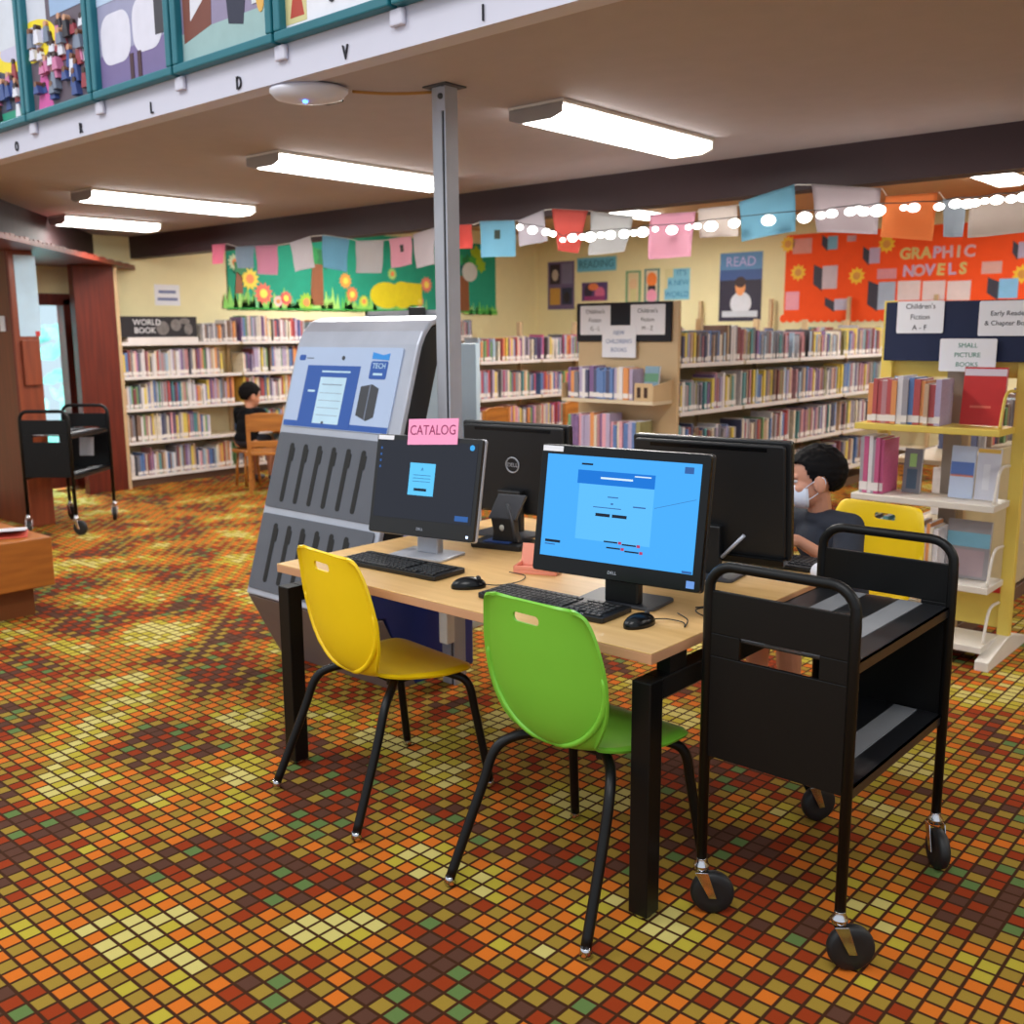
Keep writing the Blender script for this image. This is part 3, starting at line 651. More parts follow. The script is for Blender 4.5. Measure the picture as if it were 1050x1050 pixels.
mb = MB(); mb.m = Mx; mb.prism([(2.730, .642), (2.959, 1.388), (2.982, 1.46), (3.007, 1.508), (3.042, 1.545), (3.10, 1.565), (3.19, 1.572), (3.20, 1.54), (3.14, 1.49), (3.07, 1.38), (2.96, 1.02), (2.86, .70), (2.845, .642)], KX0+.02, KX1-.006); mb.build('rear_housing', blk_matte, t, bevel=.006, world=True)
mb = MB(); mb.m = Mx; mb.prism([(2.635, .345), (2.727, .638), (3.27, .638), (3.27, .0), (2.90, .0), (2.80, .17), (2.735, .330)], KX0+.05, KX1-.005); mb.build('lower_cabinet', mat('blue_cabinet', (20, 44, 118), .45), t, bevel=.006, world=True)
mb = MB(); mb.m = Mx; mb.prism([(2.605, .330), (2.72, .330), (2.80, .17), (2.90, .0), (2.777, 0)], KX0+.004, KX1-.004); mb.build('base', base_brown, t, bevel=.004, world=True)
sp = mat('kiosk_panel_print', (176, 194, 224), .25, vary=.02); pb = mat('kiosk_blue_print', (36, 84, 166), .3, vary=.03)
mb = MB(); mb.m = Mk; mb.prism(rrect(-.372, .352, .800, 1.175, .012), -.002, .006); pnl = mb.build('sign_panel', sp, t, world=True)
mb = MB(); mb.m = Mk
mb.box(-.370, .350, .802, .828, .005, .0068, 0); mb.box(-.270, .100, .805, 1.090, .005, .0074, 0); mb.box(-.160, .022, .822, 1.036, .005, .0080, 1)
mb.box(-.16, .04, 1.058, 1.066, .005, .0078, 1); mb.box(-.235, -.185, .965, .975, .005, .0078, 1)
mb.prism([(.128, .872), (.20, .850), (.245, .868), (.245, .995), (.20, 1.012), (.128, 1.0)], .005, .0076, 2); mb.box(.186, .192, .856, 1.008, .0075, .008, 3)
mb.prism([(.165, 1.125), (.275, 1.12), (.275, 1.15), (.235, 1.142), (.165, 1.155)], .005, .0076, 4); mb.prism(rrect(.165, .275, 1.035, 1.115, .01), .005, .0072, 0)
text_into(mb, 'TECH', .034, T(.220, 1.093, .0078), 1, .0008); mb.box(.19, .25, 1.052, 1.062, .007, .0078, 1); mb.prism(rrect(-.345, -.30, 1.112, 1.138, .008), .005, .0072, 0); mb.box(-.29, -.24, 1.12, 1.126, .006, .007, 3)
mb.box(-.095, -.080, .822, .832, .0078, .0086, 2); mb.box(-.14, .0, 1.0, 1.004, .0078, .0084, 3)
for k in range(4): mb.box(-.145, .008, .86+k*.034, .862+k*.034, .0078, .0084, 3)
mb.prism([(-.028+.010*math.cos(s*.4189), 1.126+.010*math.sin(s*.4189)) for s in range(15)], .005, .0085, 2)
mb.build('printed_graphics', [pb, mat('pale_screen_print', (190, 222, 240), .3), dark_grey, mat('mid_print_grey', (120, 130, 150), .4), mat('cyan_print', (40, 140, 220), .4)], pnl, world=False)
pnl.children[0].matrix_parent_inverse = t.matrix_basis.inverted()
gp = mat('slate_panel', (92, 95, 104), .4, .2); sl_m = mat('slot_black', (10, 10, 12), .6, vary=0)
for (v0, v1, s0, s1) in ((.415, .768, .445, .722), (.030, .385, .070, .345)):
    mb = MB(); mb.m = Mk; mb.prism(rrect(-.382, .398, v0, v1, .015), -.002, .007); pn = mb.build('slot_panel', gp, t, world=True, bevel=.002)
    for k in range(6):
        u = -.270+k*.100+.004
        mb = MB(); mb.m = Mk; mb.prism(rrect(u-.014, u+.014, s0, s1, .013), .004, .0085); mb.prism(rrect(u-.004, u+.024, s1-.085, s1-.02, .008), .004, .0088)
        s_ = mb.build('laptop_slot', sl_m, pn); s_.matrix_parent_inverse = t.matrix_basis.inverted()

# ------------------------------------------------------------------ pale boards behind the pole
t = thing('whiteboard', 'pale grey whiteboard on a stand behind the kiosk and pole', 'whiteboard', (-4.0, 3.8, 0))
pg_ = mat('pale_board', (178, 194, 204), .3, vary=.02)
mb = MB(); mb.box(-4.40, -3.80, 3.80, 3.83, .62, 1.62); mb.build('board', pg_, t, world=True)
mb = MB()
for a in ((-4.42, -4.40, .60, 1.64), (-3.80, -3.78, .60, 1.64), (-4.42, -3.78, 1.62, 1.64), (-4.42, -3.78, .60, .62)): mb.box(a[0], a[1], 3.79, 3.84, a[2], a[3])
mb.build('board_frame', steel, t, world=True)
mb = MB(); mb.box(-4.05, -3.93, 3.775, 3.79, 1.60, 1.655); mb.build('clip', blk_matte, t, world=True, bevel=.004)
for x in (-4.36, -3.84):
    mb = MB(); mb.tube([(x, 3.83, .6), (x, 3.83, .02)], .018, 10); mb.tube([(x, 3.6, .02), (x, 4.06, .02)], .018, 10); mb.build('leg', steel, t, world=True)
t = thing('divider_screen', 'lower pale blue divider panel to the right of the grey pole', 'divider', (-3.6, 3.7, 0))
mb = MB(); mb.box(-3.76, -3.487, 3.70, 3.73, .10, 1.468); mb.build('panel', pg_, t, world=True, bevel=.004)
for x in (-3.72, -3.53):
    mb = MB(); mb.box(x-.02, x+.02, 3.55, 3.88, 0, .03); mb.box(x-.015, x+.015, 3.705, 3.725, .03, .12); mb.build('foot', steel, t, world=True)

# ------------------------------------------------------------------ book carts
def cart(loc, rz, label, spins, ln=.66, hw=.19):
    t = thing('book_cart', label, 'book cart', loc, rz); h = ln/2
    for s in (-1, 1):
        y = s*h
        P = [(-hw, y, .13)]+[(-hw, y, .86)]+[(-hw+.065*(1-math.cos(R(a))), y, .885+.065*math.sin(R(a))) for a in range(15, 91, 15)]
        P += [(hw-.065*(1-math.cos(R(a))), y, .885+.065*math.sin(R(a))) for a in range(90, 14, -15)]+[(hw, y, .86), (hw, y, .13)]
        mb = MB(); mb.tube(P, .0135, 12); mb.build('end_frame', blk, t)
        mb = MB(); w = hw-.006; e = .006
        mb.box(-w, w, y-e, y+e, .775, .885); mb.box(-w, w, y-e, y+e, .445, .716)
        mb.box(-w, -w+.085, y-e, y+e, .716, .775); mb.box(w-.075, w, y-e, y+e, .716, .775); mb.build('end_panel', blk, t, bevel=.002)
    for z, st in ((.765, (-.075, .085)), (.452, (.09,))):
        mb = MB(); w = hw-.002; l = h-.006
        mb.box(-w, w, -l, l, z-.004, z); mb.box(-w, -w+.006, -l, l, z-.028, z); mb.box(w-.006, w, -l, l, z-.028, z)
        sh = mb.build('shelf', mat('cart_shelf_black', (26, 27, 30), .3, vary=.1, scale=50), t)
        for x in st:
            mb = MB(); mb.box(x-.032, x+.032, -l+.01, l-.01, z, z+.002); mb.build('rubber_strip', grey_strip, sh)
    k = 0
    for sx in (-1, 1):
        for sy in (-1, 1):
            a = R(spins[k]); k += 1
            M = Matrix.Translation((sx*hw, sy*h, 0)) @ Matrix.Rotation(a, 4, 'Z')
            mb = MB(); mb.m = M; mb.lathe([(.008, .118), (.019, .122), (.021, .135), (.014, .145), (.014, .155)], seg=14)
            for q in (-1, 1):
                mb.m = M @ Matrix(((0, 0, 1, 0), (1, 0, 0, 0), (0, 1, 0, 0), (0, 0, 0, 1)))
                mb.prism([(-.016, .122), (.018, .122), (-.020, .050), (-.040, .050)], q*.022-.0015, q*.022+.0015)
            cs = mb.build('caster', chrome, t, bevel=.001)
            mb = MB(); mb.m = M; mb.lathe([(.028, -.014), (.050, -.016), (.056, -.011), (.058, 0), (.056, .011), (.050, .016), (.028, .014)], (0, -.030, .058), 'x', 28); mb.build('wheel', rubber, cs)
    return t
cart((-1.062, 2.505, 0), R(0), 'black two shelf book cart beside the right end of the table', (125, 150, 131, 41))
cart((-7.91, 3.66, 0), R(38), 'distant black book cart beside the red wooden pillars', (30, 60, 80, 20))
pp = at(89, 467, 0, -8.00)
mb = MB()
for i in range(4): mb.face([(-.06+.03*i, -.004*(i % 2), 0), (-.03+.03*i, -.004*((i+1) % 2), 0), (-.03+.03*i, .02-.004*((i+1) % 2), .15), (-.06+.03*i, .02-.004*(i % 2), .145)])
bmesh.ops.solidify(mb.bm, geom=mb.bm.faces[:], thickness=.002)
o = mb.build('hung_paper', paper_w); o.location = pp; o.rotation_euler = (0, 0, R(38)); tag(o, 'crumpled white paper hanging on the distant book cart', 'paper')
# ------------------------------------------------------------------ bookcases and books
BOOKS = []          # every book: dict(pos, dir along shelf, outward, t, h, d, col, where, n)
PAL0 = {'red': (176, 44, 44), 'dark red': (110, 34, 40), 'orange': (226, 132, 52), 'yellow': (232, 204, 60), 'cream': (226, 214, 186), 'white': (226, 224, 226),
       'grey': (142, 140, 148), 'slate': (88, 92, 108), 'pale blue': (150, 186, 214), 'blue': (58, 104, 176), 'navy': (36, 44, 84), 'teal': (50, 130, 136),
       'green': (82, 140, 72), 'olive': (128, 124, 60), 'pink': (226, 150, 166), 'magenta': (188, 52, 110), 'purple': (104, 70, 132), 'lavender': (170, 156, 196),
       'brown': (112, 78, 56), 'tan': (190, 154, 116), 'black': (34, 32, 40), 'rose': (178, 112, 120)}
PAL = {k: tuple(int(x*.74+.26*w_) for x, w_ in zip(v, (204, 196, 200))) for k, v in PAL0.items()}  # pale haze mixed into every book colour
def fill(start, d, out, length, hmin, hmax, depth, tmin, tmax, cols, where, seed, gap=.04, big=.05, skip=()):
    """a run of books standing on a shelf: start = left front corner, d = along, out = towards the reader"""
    q = random.Random(seed); x = 0; n = 0; d, out = Vector(d), Vector(out); h0 = q.uniform(hmin, hmax)
    while x < length-.03:
        if any(a < x < b for a, b in skip): x = [b for a, b in skip if a < x < b][0]; continue
        t = q.uniform(tmin, tmax)
        if q.random() < .10: h0 = q.uniform(hmin, hmax)
        h = max(hmin*.9, min(hmax, h0+q.uniform(-.022, .022)))
        n += 1
        BOOKS.append(dict(p=Vector(start)+d*(x+t/2)-out*q.uniform(.0, .018), d=d, o=out, t=t-.0012, h=h, dep=depth*q.uniform(.86, 1), col=q.choice(cols), where=where, n=n, lean=0.0))
        x += t
        if q.random() < gap: x += q.uniform(.02, big)
def bookcase(name, label, axis_pts, rz, shelf_z, bays, depth, post_h, back=True, base_h=.1, panel=True, lab=True, m_shelf=None):
    """axis_pts: world position of the front left lower corner; local x runs along the case, local y into it"""
    t = thing(name, label, 'bookcase', axis_pts, rz)
    ms = m_shelf or shelf_lt
    for i, x in enumerate(bays):
        mb = MB(); mb.box(x-.02, x+.02, depth-.05, depth-.0, 0, post_h); mb.build('upright', shelf_tan, t, bevel=.003)
    if back:
        mb = MB(); mb.box(bays[0], bays[-1], depth-.012, depth-.004, base_h, shelf_z[-1]+.02); mb.build('back_panel', mat('back_panel_beige', (198, 184, 146), .6), t)
    mb = MB(); mb.box(bays[0], bays[-1], .03, depth, 0, base_h-.025); mb.build('base', mat('plinth_brown', (104, 78, 62), .6), t)
    for i in range(len(bays)-1):
        for z in shelf_z:
            mb = MB(); mb.box(bays[i]+.004, bays[i+1]-.004, 0, depth-.02, z-.022, z); sh = mb.build('shelf', ms, t)
            if lab:
                mb = MB(); mb.box(bays[i]+.02, bays[i+1]-.02, -.004, 0, z-.026, z+.006); mb.build('label_strip', label_w, sh)
    return t
warm = ['white', 'cream', 'orange', 'yellow', 'pink', 'rose', 'grey', 'slate', 'pale blue', 'blue', 'red', 'purple', 'lavender', 'teal', 'brown', 'white', 'cream', 'tan', 'green', 'navy', 'grey', 'dark red']
cool = ['grey', 'slate', 'rose', 'tan', 'brown', 'navy', 'lavender', 'purple', 'teal', 'cream', 'black', 'dark red', 'pale blue', 'white', 'olive', 'rose', 'grey', 'slate', 'blue', 'yellow']
gaudy = ['red', 'orange', 'blue', 'green', 'yellow', 'pink', 'magenta', 'lavender', 'white', 'teal', 'navy', 'purple', 'pale blue', 'cream', 'black', 'grey']
# A  along the left wall
LX, LY = -9.50, 4.985
LZ = [.10, .448, .78, 1.10, 1.434]
LB = [0, 1.40, 2.33, 3.26, 4.19, 5.12]
bookcase('wall_bookcase', 'long wall bookcase of picture books under the green bulletin board', (LX, LY, 0), R(90), LZ, LB, .30, 1.46)
mb = MB(); mb.box(LX-.30, LX+.002, LY-.022, LY, 0, 1.74); o = mb.build('end_panel', shelf_tan, bpy.data.objects['wall_bookcase'], world=True, bevel=.003)
names = {0: 'bottom shelf', 1: 'fourth shelf down', 2: 'third shelf down', 3: 'second shelf down', 4: 'top shelf'}
bayn = ['first', 'second', 'third', 'fourth', 'fifth']
for i in range(5):
    for k, z in enumerate(LZ):
        if k == 4 and i == 0:
            fill((LX-.03, LY+.97, z), (0, 1, 0), (1, 0, 0), .42, .17, .23, .2, .014, .026, ['brown', 'slate', 'orange', 'white', 'grey'], f'{names[k]}, first bay, long wall bookcase', 400+i); continue
        L = LB[i+1]-LB[i]-.05; sk = ()
        if i == 0 and k == 3: L = 1.16
        if i == 0 and k == 2: L = 1.28
        if i == 0 and k == 1: L = .98
        fill((LX-.03, LY+LB[i]+.03, z), (0, 1, 0), (1, 0, 0), L, .20, .275, .22, .013, .030, warm, f'{names[k]}, {bayn[i]} bay, long wall bookcase', 17*i+k+1, gap=.03)
# B  two sided range running away from the viewer
BX, BY = -4.0, 6.42
BZ = [.20, .56, .92, 1.28]; BB = [0, .98, 1.96, 2.94, 3.92]
bookcase('middle_bookcase', 'long double sided bookcase behind the table, ending in a black topped panel', (BX, BY, 0), R(90), BZ, BB, .45, 1.62, panel=False)
bo = bpy.data.objects['middle_bookcase']
for i in range(4):
    for k, z in enumerate(BZ):
        fill((BX-.025, BY+BB[i]+.03, z), (0, 1, 0), (1, 0, 0), .92, .20, .28, .20, .016, .036, cool if k != 1 or i != 1 else warm, f'{["bottom shelf", "third shelf down", "second shelf down", "top shelf"][k]}, {bayn[i]} bay, middle bookcase', 100+17*i+k, gap=.05)
mb = MB(); mb.box(-4.90, BX+.01, BY-.04, BY-.005, 0, 1.735); mb.build('end_panel', shelf_tan, bo, world=True, bevel=.004)
mb = MB(); mb.box(-4.90, -4.455, BY, BY+3.92, .06, .08); mb.box(-4.47, -4.455, BY, BY+3.92, .08, 1.5); mb.build('far_side', shelf_tan, bo, world=True)
for z in (.20, .56, 1.02):
    mb = MB(); mb.box(-4.86, -4.03, BY-.30, BY-.04, z-.025, z); sh = mb.build('end_shelf', shelf_lt, bo, world=True)
    mb = MB(); mb.m = Matrix(((0, 0, 1, 0), (1, 0, 0, 0), (0, 1, 0, 0), (0, 0, 0, 1)))
    for x in (-4.865, -4.035):
        mb = MB(); mb.m = Matrix(((0, 0, 1, 0), (1, 0, 0, 0), (0, 1, 0, 0), (0, 0, 0, 1))); mb.prism([(BY-.30, z), (BY-.04, z), (BY-.04, z+.15), (BY-.30, z+.11)], x, x+.008); mb.build('side_bracket', shelf_tan, bo, world=True)
mb = MB(); mb.box(-4.19, -4.036, BY-.300, BY-.292, 1.02, 1.15); sb_ = mb.build('front_stop', shelf_tan, bo, world=True, bevel=.003)
for x in (-4.15, -4.09):
    mb = MB(); mb.box(x-.016, x+.016, BY-.3015, BY-.2995, 1.045, 1.12); o = mb.build('stop_slot', mat('slot_brown', (60, 36, 26), .7), bo, world=True)
fill((-4.84, BY-.26, 1.02), (1, 0, 0), (0, -1, 0), .60, .20, .27, .17, .022, .040, ['navy', 'pale blue', 'slate', 'cream', 'purple', 'blue', 'lavender', 'slate', 'orange', 'white'], 'upper end shelf of the black topped panel', 201, gap=0)
fill((-4.84, BY-.26, .56), (1, 0, 0), (0, -1, 0), .68, .28, .36, .17, .022, .042, ['pink', 'olive', 'slate', 'lavender', 'rose', 'orange', 'green', 'yellow', 'blue', 'cream', 'purple'], 'lower end shelf of the black topped panel', 202, gap=0)
# C  range behind the pole
AX, AY = -6.60, 7.05
AZ = [.18, .53, .885, 1.24]; AB = [0, .93, 1.86, 2.79]
bookcase('rear_bookcase', 'bookcase of bright books seen between the grey pole and black topped panel', (AX, AY, 0), R(90), AZ, AB, .32, 1.62)
for i in range(3):
    for k, z in enumerate(AZ):
        fill((AX-.025, AY+AB[i]+.03, z), (0, 1, 0), (1, 0, 0), .87 if i != 1 else .80, .20, .27, .2, .015, .034, gaudy, f'{["bottom shelf", "third shelf down", "second shelf down", "top shelf"][k]}, {bayn[i]} bay, rear bookcase', 300+17*i+k, gap=.05)
# back wall case below the posters
WY = 11.45
WZ = [.20, .56, .92, 1.28]; WB = [0, 1.0, 2.0, 3.0, 4.0, 5.0]
bookcase('poster_wall_bookcase', 'low bookcase along the back wall under the posters', (-9.0, WY, 0), 0, WZ, WB, .30, 1.9)
for i in range(5):
    for k in (2, 3):
        fill((-9.0+i+.03, WY+.02, WZ[k]), (1, 0, 0), (0, -1, 0), .92, .20, .27, .2, .018, .04, warm, f'{["second shelf down", "top shelf"][k-2]}, {bayn[i]} bay, back wall bookcase', 500+9*i+k, gap=.05)
# D  yellow display rack on the right
t = thing('display_rack', 'yellow steel display rack with a navy header at the right edge', 'display rack', (-1.60, 4.98, 0))
for x in (-1.91, -1.285):
    mb = MB(); mb.box(x-.028, x+.028, 4.96, 5.0, .05, 1.66 if x < -1.5 else 1.42); mb.build('upright', yel_steel, t, world=True, bevel=.004)
    mb = MB(); mb.m = Matrix(((0, 0, 1, 0), (1, 0, 0, 0), (0, 1, 0, 0), (0, 0, 0, 1)))
    mb.prism([(4.66, 0), (5.25, 0), (5.25, .04), (5.02, .10), (4.94, .10), (4.66, .045)], x-.03, x+.03); mb.build('foot', off_white, t, world=True, bevel=.004)
RZ = [.10, .37, .745, 1.085]
for k, z in enumerate(RZ):
    mb = MB(); d = .24 if k else .27
    mb.box(-1.955, -1.30, 4.96-d, 4.96, z-.03, z); sh = mb.build('shelf', yel_steel if k == 3 else off_white, t, world=True, bevel=.003)
    mb = MB(); mb.tube(bend([(-1.308, 4.94, z+.16), (-1.308, 4.80, z+.15), (-1.308, 4.74, z+.005)]), .007, 8); mb.build('bookend_wire', yel_steel if k == 3 else off_white, t, world=True)
mb = MB(); mb.box(-1.90, -1.29, 4.99, 5.0, 1.30, 1.385); mb.build('top_rail', yel_steel, t, world=True)
mb = MB(); mb.box(-1.60, -1.30, 4.975, 4.985, .13, .345); mb.build('lower_panel', yel_steel, t, world=True)
mb = MB(); mb.box(-1.64, -1.31, 4.955, 4.962, .30, .345); mb.build('red_strip', red_panel, t, world=True)
mb = MB(); mb.box(-1.625, -1.545, 4.985, 5.0, .13, 1.37); mb.build('center_panel', mat('taupe_panel', (150, 136, 122), .6), t, world=True)
mb = MB(); mb.box(-1.915, -.98, 4.927, 4.945, 1.375, 1.652); hd = mb.build('header_board', navy, t, world=True, bevel=.003)
def sign_card(x0, x1, y, z0, z1, lines, label, m_ink, sz, parent_n=(0, -1)):
    tt = thing('sign_card', label, 'sign', ((x0+x1)/2, y, z0), 0)
    mb = MB(); mb.m = frame((0, 0, (z1-z0)/2), (1, 0, 0), (0, 0, 1)); w, h = (x1-x0)/2, (z1-z0)/2; mb.prism(rrect(-w, w, -h, h, .008), 0, .003); mb.build('card', paper_w, tt)
    mb = MB(); mb.m = frame((0, -.0035, (z1-z0)/2), (1, 0, 0), (0, 0, 1)); n = len(lines)
    for i, s in enumerate(lines): text_into(mb, s, sz, T(0, ((n-1)/2-i)*sz*1.45), 0, .0008)
    mb.build('lettering', m_ink, tt)
sign_card(-1.858, -1.640, 4.925, 1.505, 1.655, ["Children's", 'Fiction', 'A - F'], 'white card on the left half of the navy header', ink, .034)
sign_card(-1.485, -1.22, 4.925, 1.492, 1.648, ['Early Readers', '& Chapter Books'], 'white card at the right end of the navy header', ink, .030)
sign_card(-1.645, -1.395, 4.915, 1.330, 1.480, ['SMALL', 'PICTURE', 'BOOKS'], 'white card with green lettering low on the navy header', ink_green, .030)
fill((-1.91, 4.74, 1.085), (1, 0, 0), (0, -1, 0), .36, .19, .26, .19, .016, .03, ['orange', 'rose', 'dark red', 'red', 'blue', 'white', 'black', 'lavender', 'tan', 'grey'], 'top shelf of the yellow rack', 601, gap=.04)
fill((-1.93, 4.74, .745), (1, 0, 0), (0, -1, 0), .13, .25, .31, .19, .014, .024, ['grey', 'pale blue', 'magenta', 'white', 'black'], 'second shelf of the yellow rack', 602, gap=0)
fill((-1.93, 4.74, .37), (1, 0, 0), (0, -1, 0), .40, .24, .30, .19, .012, .026, ['navy', 'grey', 'tan', 'white', 'red', 'teal', 'slate', 'white', 'orange', 'cream'], 'third shelf of the yellow rack', 603, gap=.02)
def facing_book(x0, x1, y, z, h, lean, cover, extra, label):
    tt = thing('display_book', label, 'book', ((x0+x1)/2, y, z+.004), 0)
    w = (x1-x0)/2; M = frame((0, 0, 0), (1, 0, 0), (0, math.sin(lean), math.cos(lean)))
    mb = MB(); mb.m = M; mb.box(-w, w, 0, h, -.014, 0); mb.build('pages', paper_w, tt)
    mb = MB(); mb.m = M; cols = [cover]; mb.box(-w-.002, w+.002, -.0, h+.003, 0, .002, 0); mb.box(-w-.002, w+.002, 0, h+.003, -.016, -.014, 0)
    for a in extra:
        if a[4] not in cols: cols.append(a[4])
        mb.box(-w+a[0]*2*w, -w+a[1]*2*w, a[2]*h, a[3]*h, .0018, .003, cols.index(a[4]))
    mb.build('cover', [pm(c) for c in cols], tt)
bookcase('yellow_range', 'bookcase range continuing away behind the yellow display rack', (-1.88, 7.9, 0), R(-90), [.18, .53, .89], [0, .95, 1.9, 2.86], .36, 1.3)
for k, z in enumerate((.18, .53, .89)):
    fill((-1.855, 7.85, z), (0, -1, 0), (-1, 0, 0), 2.3, .20, .28, .2, .018, .036, warm, 'hidden side of the yellow range', 640+k, gap=.1)
facing_book(-4.17, -4.05, BY-.22, 1.02, .245, .15, (120, 150, 170), [(0, 1, .55, .8, (90, 140, 110)), (0, 1, .1, .4, (60, 110, 160))], 'blue and green book facing out at the right of the upper end shelf')
facing_book(-1.515, -1.335, 4.86, 1.087, .26, .12, (196, 36, 34), [(0, 1, .86, .98, (214, 200, 214)), (.2, .7, .3, .34, (224, 110, 90))], 'red covered book facing out on the top shelf of the yellow rack')
facing_book(-1.76, -1.68, 4.86, .745, .21, .1, (120, 118, 124), [(.2, .8, .1, .55, (70, 90, 110)), (.3, .7, .6, .9, (160, 200, 120))], 'narrow grey covered book facing out on the rack, second shelf')
facing_book(-1.54, -1.438, 4.85, .745, .24, .1, (190, 204, 230), [(0, 1, .45, .7, (90, 120, 190)), (0, 1, .42, .47, (210, 130, 110))], 'pale blue covered book facing out on the rack, second shelf')
facing_book(-1.428, -1.332, 4.86, .745, .235, .1, (206, 208, 222), [(0, 1, .92, 1, (230, 190, 90)), (.3, .6, .2, .7, (220, 222, 232))], 'white covered book with a yellow top band on the rack, second shelf')
facing_book(-1.535, -1.345, 4.85, .37, .27, .1, (150, 146, 150), [(0, 1, .55, .8, (120, 176, 200)), (.1, .9, .05, .5, (170, 150, 156)), (.1, .35, .1, .25, (190, 60, 70))], 'grey and teal covered book facing out on the rack, third shelf')
# signs on the black topped end panel
t = thing('sign_board', 'black felt sign board on top of the tan end panel', 'sign board', (-4.465, BY-.05, 1.445))
mb = MB(); mb.box(-4.90, -4.04, BY-.066, BY-.042, 1.445, 1.735); mb.build('board', mat('black_felt', (30, 32, 40), .85), t, world=True, bevel=.006)
sign_card(-4.86, -4.575, BY-.068, 1.495, 1.715, ["Children's", 'Fiction', 'G - L'], 'left white card on the black felt sign board', ink, .044)
sign_card(-4.39, -4.085, BY-.068, 1.495, 1.715, ["Children's", 'Fiction', 'M - Z'], 'right white card on the black felt sign board', ink, .044)
sign_card(-4.645, -4.335, BY-.074, 1.325, 1.565, ['NEW', "CHILDREN'S", 'BOOKS'], 'white card with blue lettering hanging below the black sign board', ink_blue, .044)

# books become objects: the 300 that show largest one by one, the others one mass
HIDE = [(280, 325, 432, 700), (376, 440, 497, 560), (440, 90, 489, 450), (478, 430, 592, 530), (546, 452, 732, 607), (650, 440, 812, 575), (712, 560, 985, 830), (812, 455, 880, 600), (850, 518, 910, 575), (594, 310, 690, 350), (890, 306, 1050, 384), (250, 428, 284, 510), (237, 384, 266, 440), (0, 240, 74, 640)]
def book_mesh(col, name):
    mb = MB(); a, c = .5, 1.0       # unit book: x thickness, y depth into shelf, z height
    mb.box(-.5, .5, .02, 1, 0, 1, 0); mb.box(-.44, .44, .05, .985, .985, 1.002, 1)
    mb.box(-.5, .5, 0, .02, .20, 1, 0); mb.box(-.5, .5, 0, .02, 0, .05, 0); mb.box(-.5, .5, 0, .02, .05, .20, 2)
    me = mb.build('book', [mat('cloth_'+col.replace(' ', '_'), PAL[col], .55, vary=.14, scale=25), paper_w, label_w])
    m_ = me.data; bpy.data.objects.remove(me); return m_
BM = {c: book_mesh(c, c) for c in PAL}
ordn = lambda n: f'{n}' + ('th' if 10 <= n % 100 <= 20 else {1: 'st', 2: 'nd', 3: 'rd'}.get(n % 10, 'th'))
for bk_ in BOOKS:
    p = bk_['p']+Vector((0, 0, bk_['h']*.5)); x, y, z = proj(p)
    hid = not (4 < x < 1046 and 4 < y < 1046) or any(a < x < c and b < y < d for a, b, c, d in HIDE)
    if bk_['where'].endswith('long wall bookcase') and x > 470: hid = True
    if bk_['where'].endswith('rear bookcase') and x > 596: hid = True
    if bk_['where'].endswith('back wall bookcase') and (x < 470 or x > 595 or 'second' in bk_['where']): hid = True
    if bk_['where'].startswith('hidden'): hid = True
    if bk_['where'].endswith('middle bookcase') and x > 893: hid = True
    view = (p-CAM).normalized(); vis = abs(view.cross(bk_['d']).length)
    bk_['area'] = 0 if hid else bk_['t']*bk_['h']*vis/(z*z)
def book_matrix(k):
    th = math.atan2(k['d'].y, k['d'].x)
    return Matrix.Translation(k['p']+Vector((0, 0, .002))) @ Matrix.Rotation(th, 4, 'Z') @ Matrix.Rotation(k['lean'], 4, 'Y') @ Matrix.Diagonal((k['t'], k['dep'], k['h'], 1))
order = sorted(BOOKS, key=lambda k: -k['area'])
keep, rest = [k for k in order[:300] if k['area'] > 0], [k for k in order[300:]]+[k for k in order[:300] if k['area'] <= 0]
for k in keep:
    o = bpy.data.objects.new('book', BM[k['col']]); C.objects.link(o); o.matrix_basis = book_matrix(k)
    thick = 'thick' if k['t'] > .027 else ('slim' if k['t'] < .018 else 'medium')
    tag(o, f"{thick} {k['col']} book, {ordn(k['n'])} from left, {k['where']}", 'book', 'books on the shelves')
big_b = bmesh.new(); cl = list(PAL); mats_all = [mat('cloth_'+c.replace(' ', '_'), PAL[c]) for c in cl]+[paper_w, label_w]
for k in rest:
    tmp = BM[k['col']].copy(); tmp.transform(book_matrix(k)); ci = cl.index(k['col']); n0 = len(big_b.faces)
    big_b.from_mesh(tmp); big_b.faces.ensure_lookup_table()
    for f in big_b.faces[n0:]: f.material_index = ci if f.material_index == 0 else len(cl)+f.material_index-1
    bpy.data.meshes.remove(tmp)
me = bpy.data.meshes.new('book_rows'); big_b.to_mesh(me); big_b.free()
for m_ in mats_all: me.materials.append(m_)
o = bpy.data.objects.new('book_rows', me); C.objects.link(o); tag(o, 'remaining rows of books filling the farther and hidden shelves', 'books', kind='stuff')

# banner on the wall bookcase
t = thing('book_banner', 'dark printed banner box on top of the first wall bookcase bay', 'banner', (-9.55, 5.35, 1.434))
mb = MB(); mb.m = frame((LX-.03, LY+.03, 1.49), (0, 1, 0), (0, 0, 1)); mb.box(0, .86, 0, .205, -.16, 0); mb.build('box', mat('banner_black', (34, 33, 40), .5), t, world=True)
mb = MB(); mb.m = frame((LX-.025, LY+.03, 1.434), (0, 1, 0), (0, 0, 1)); mb.box(0.08, .86, 0, .055, -.17, .01); mb.build('shelf_rail', label_w, t, world=True)
mb = MB(); mb.m = frame((LX-.029, LY+.03, 1.49), (0, 1, 0), (0, 0, 1)); text_into(mb, 'WORLD', .082, T(.30, .145), 0, .002); text_into(mb, 'BOOK', .082, T(.275, .065), 0, .002); mb.build('lettering', paper_w, t, world=True)
mb = MB(); mb.m = frame((LX-.0295, LY+.03, 1.49), (0, 1, 0), (0, 0, 1))
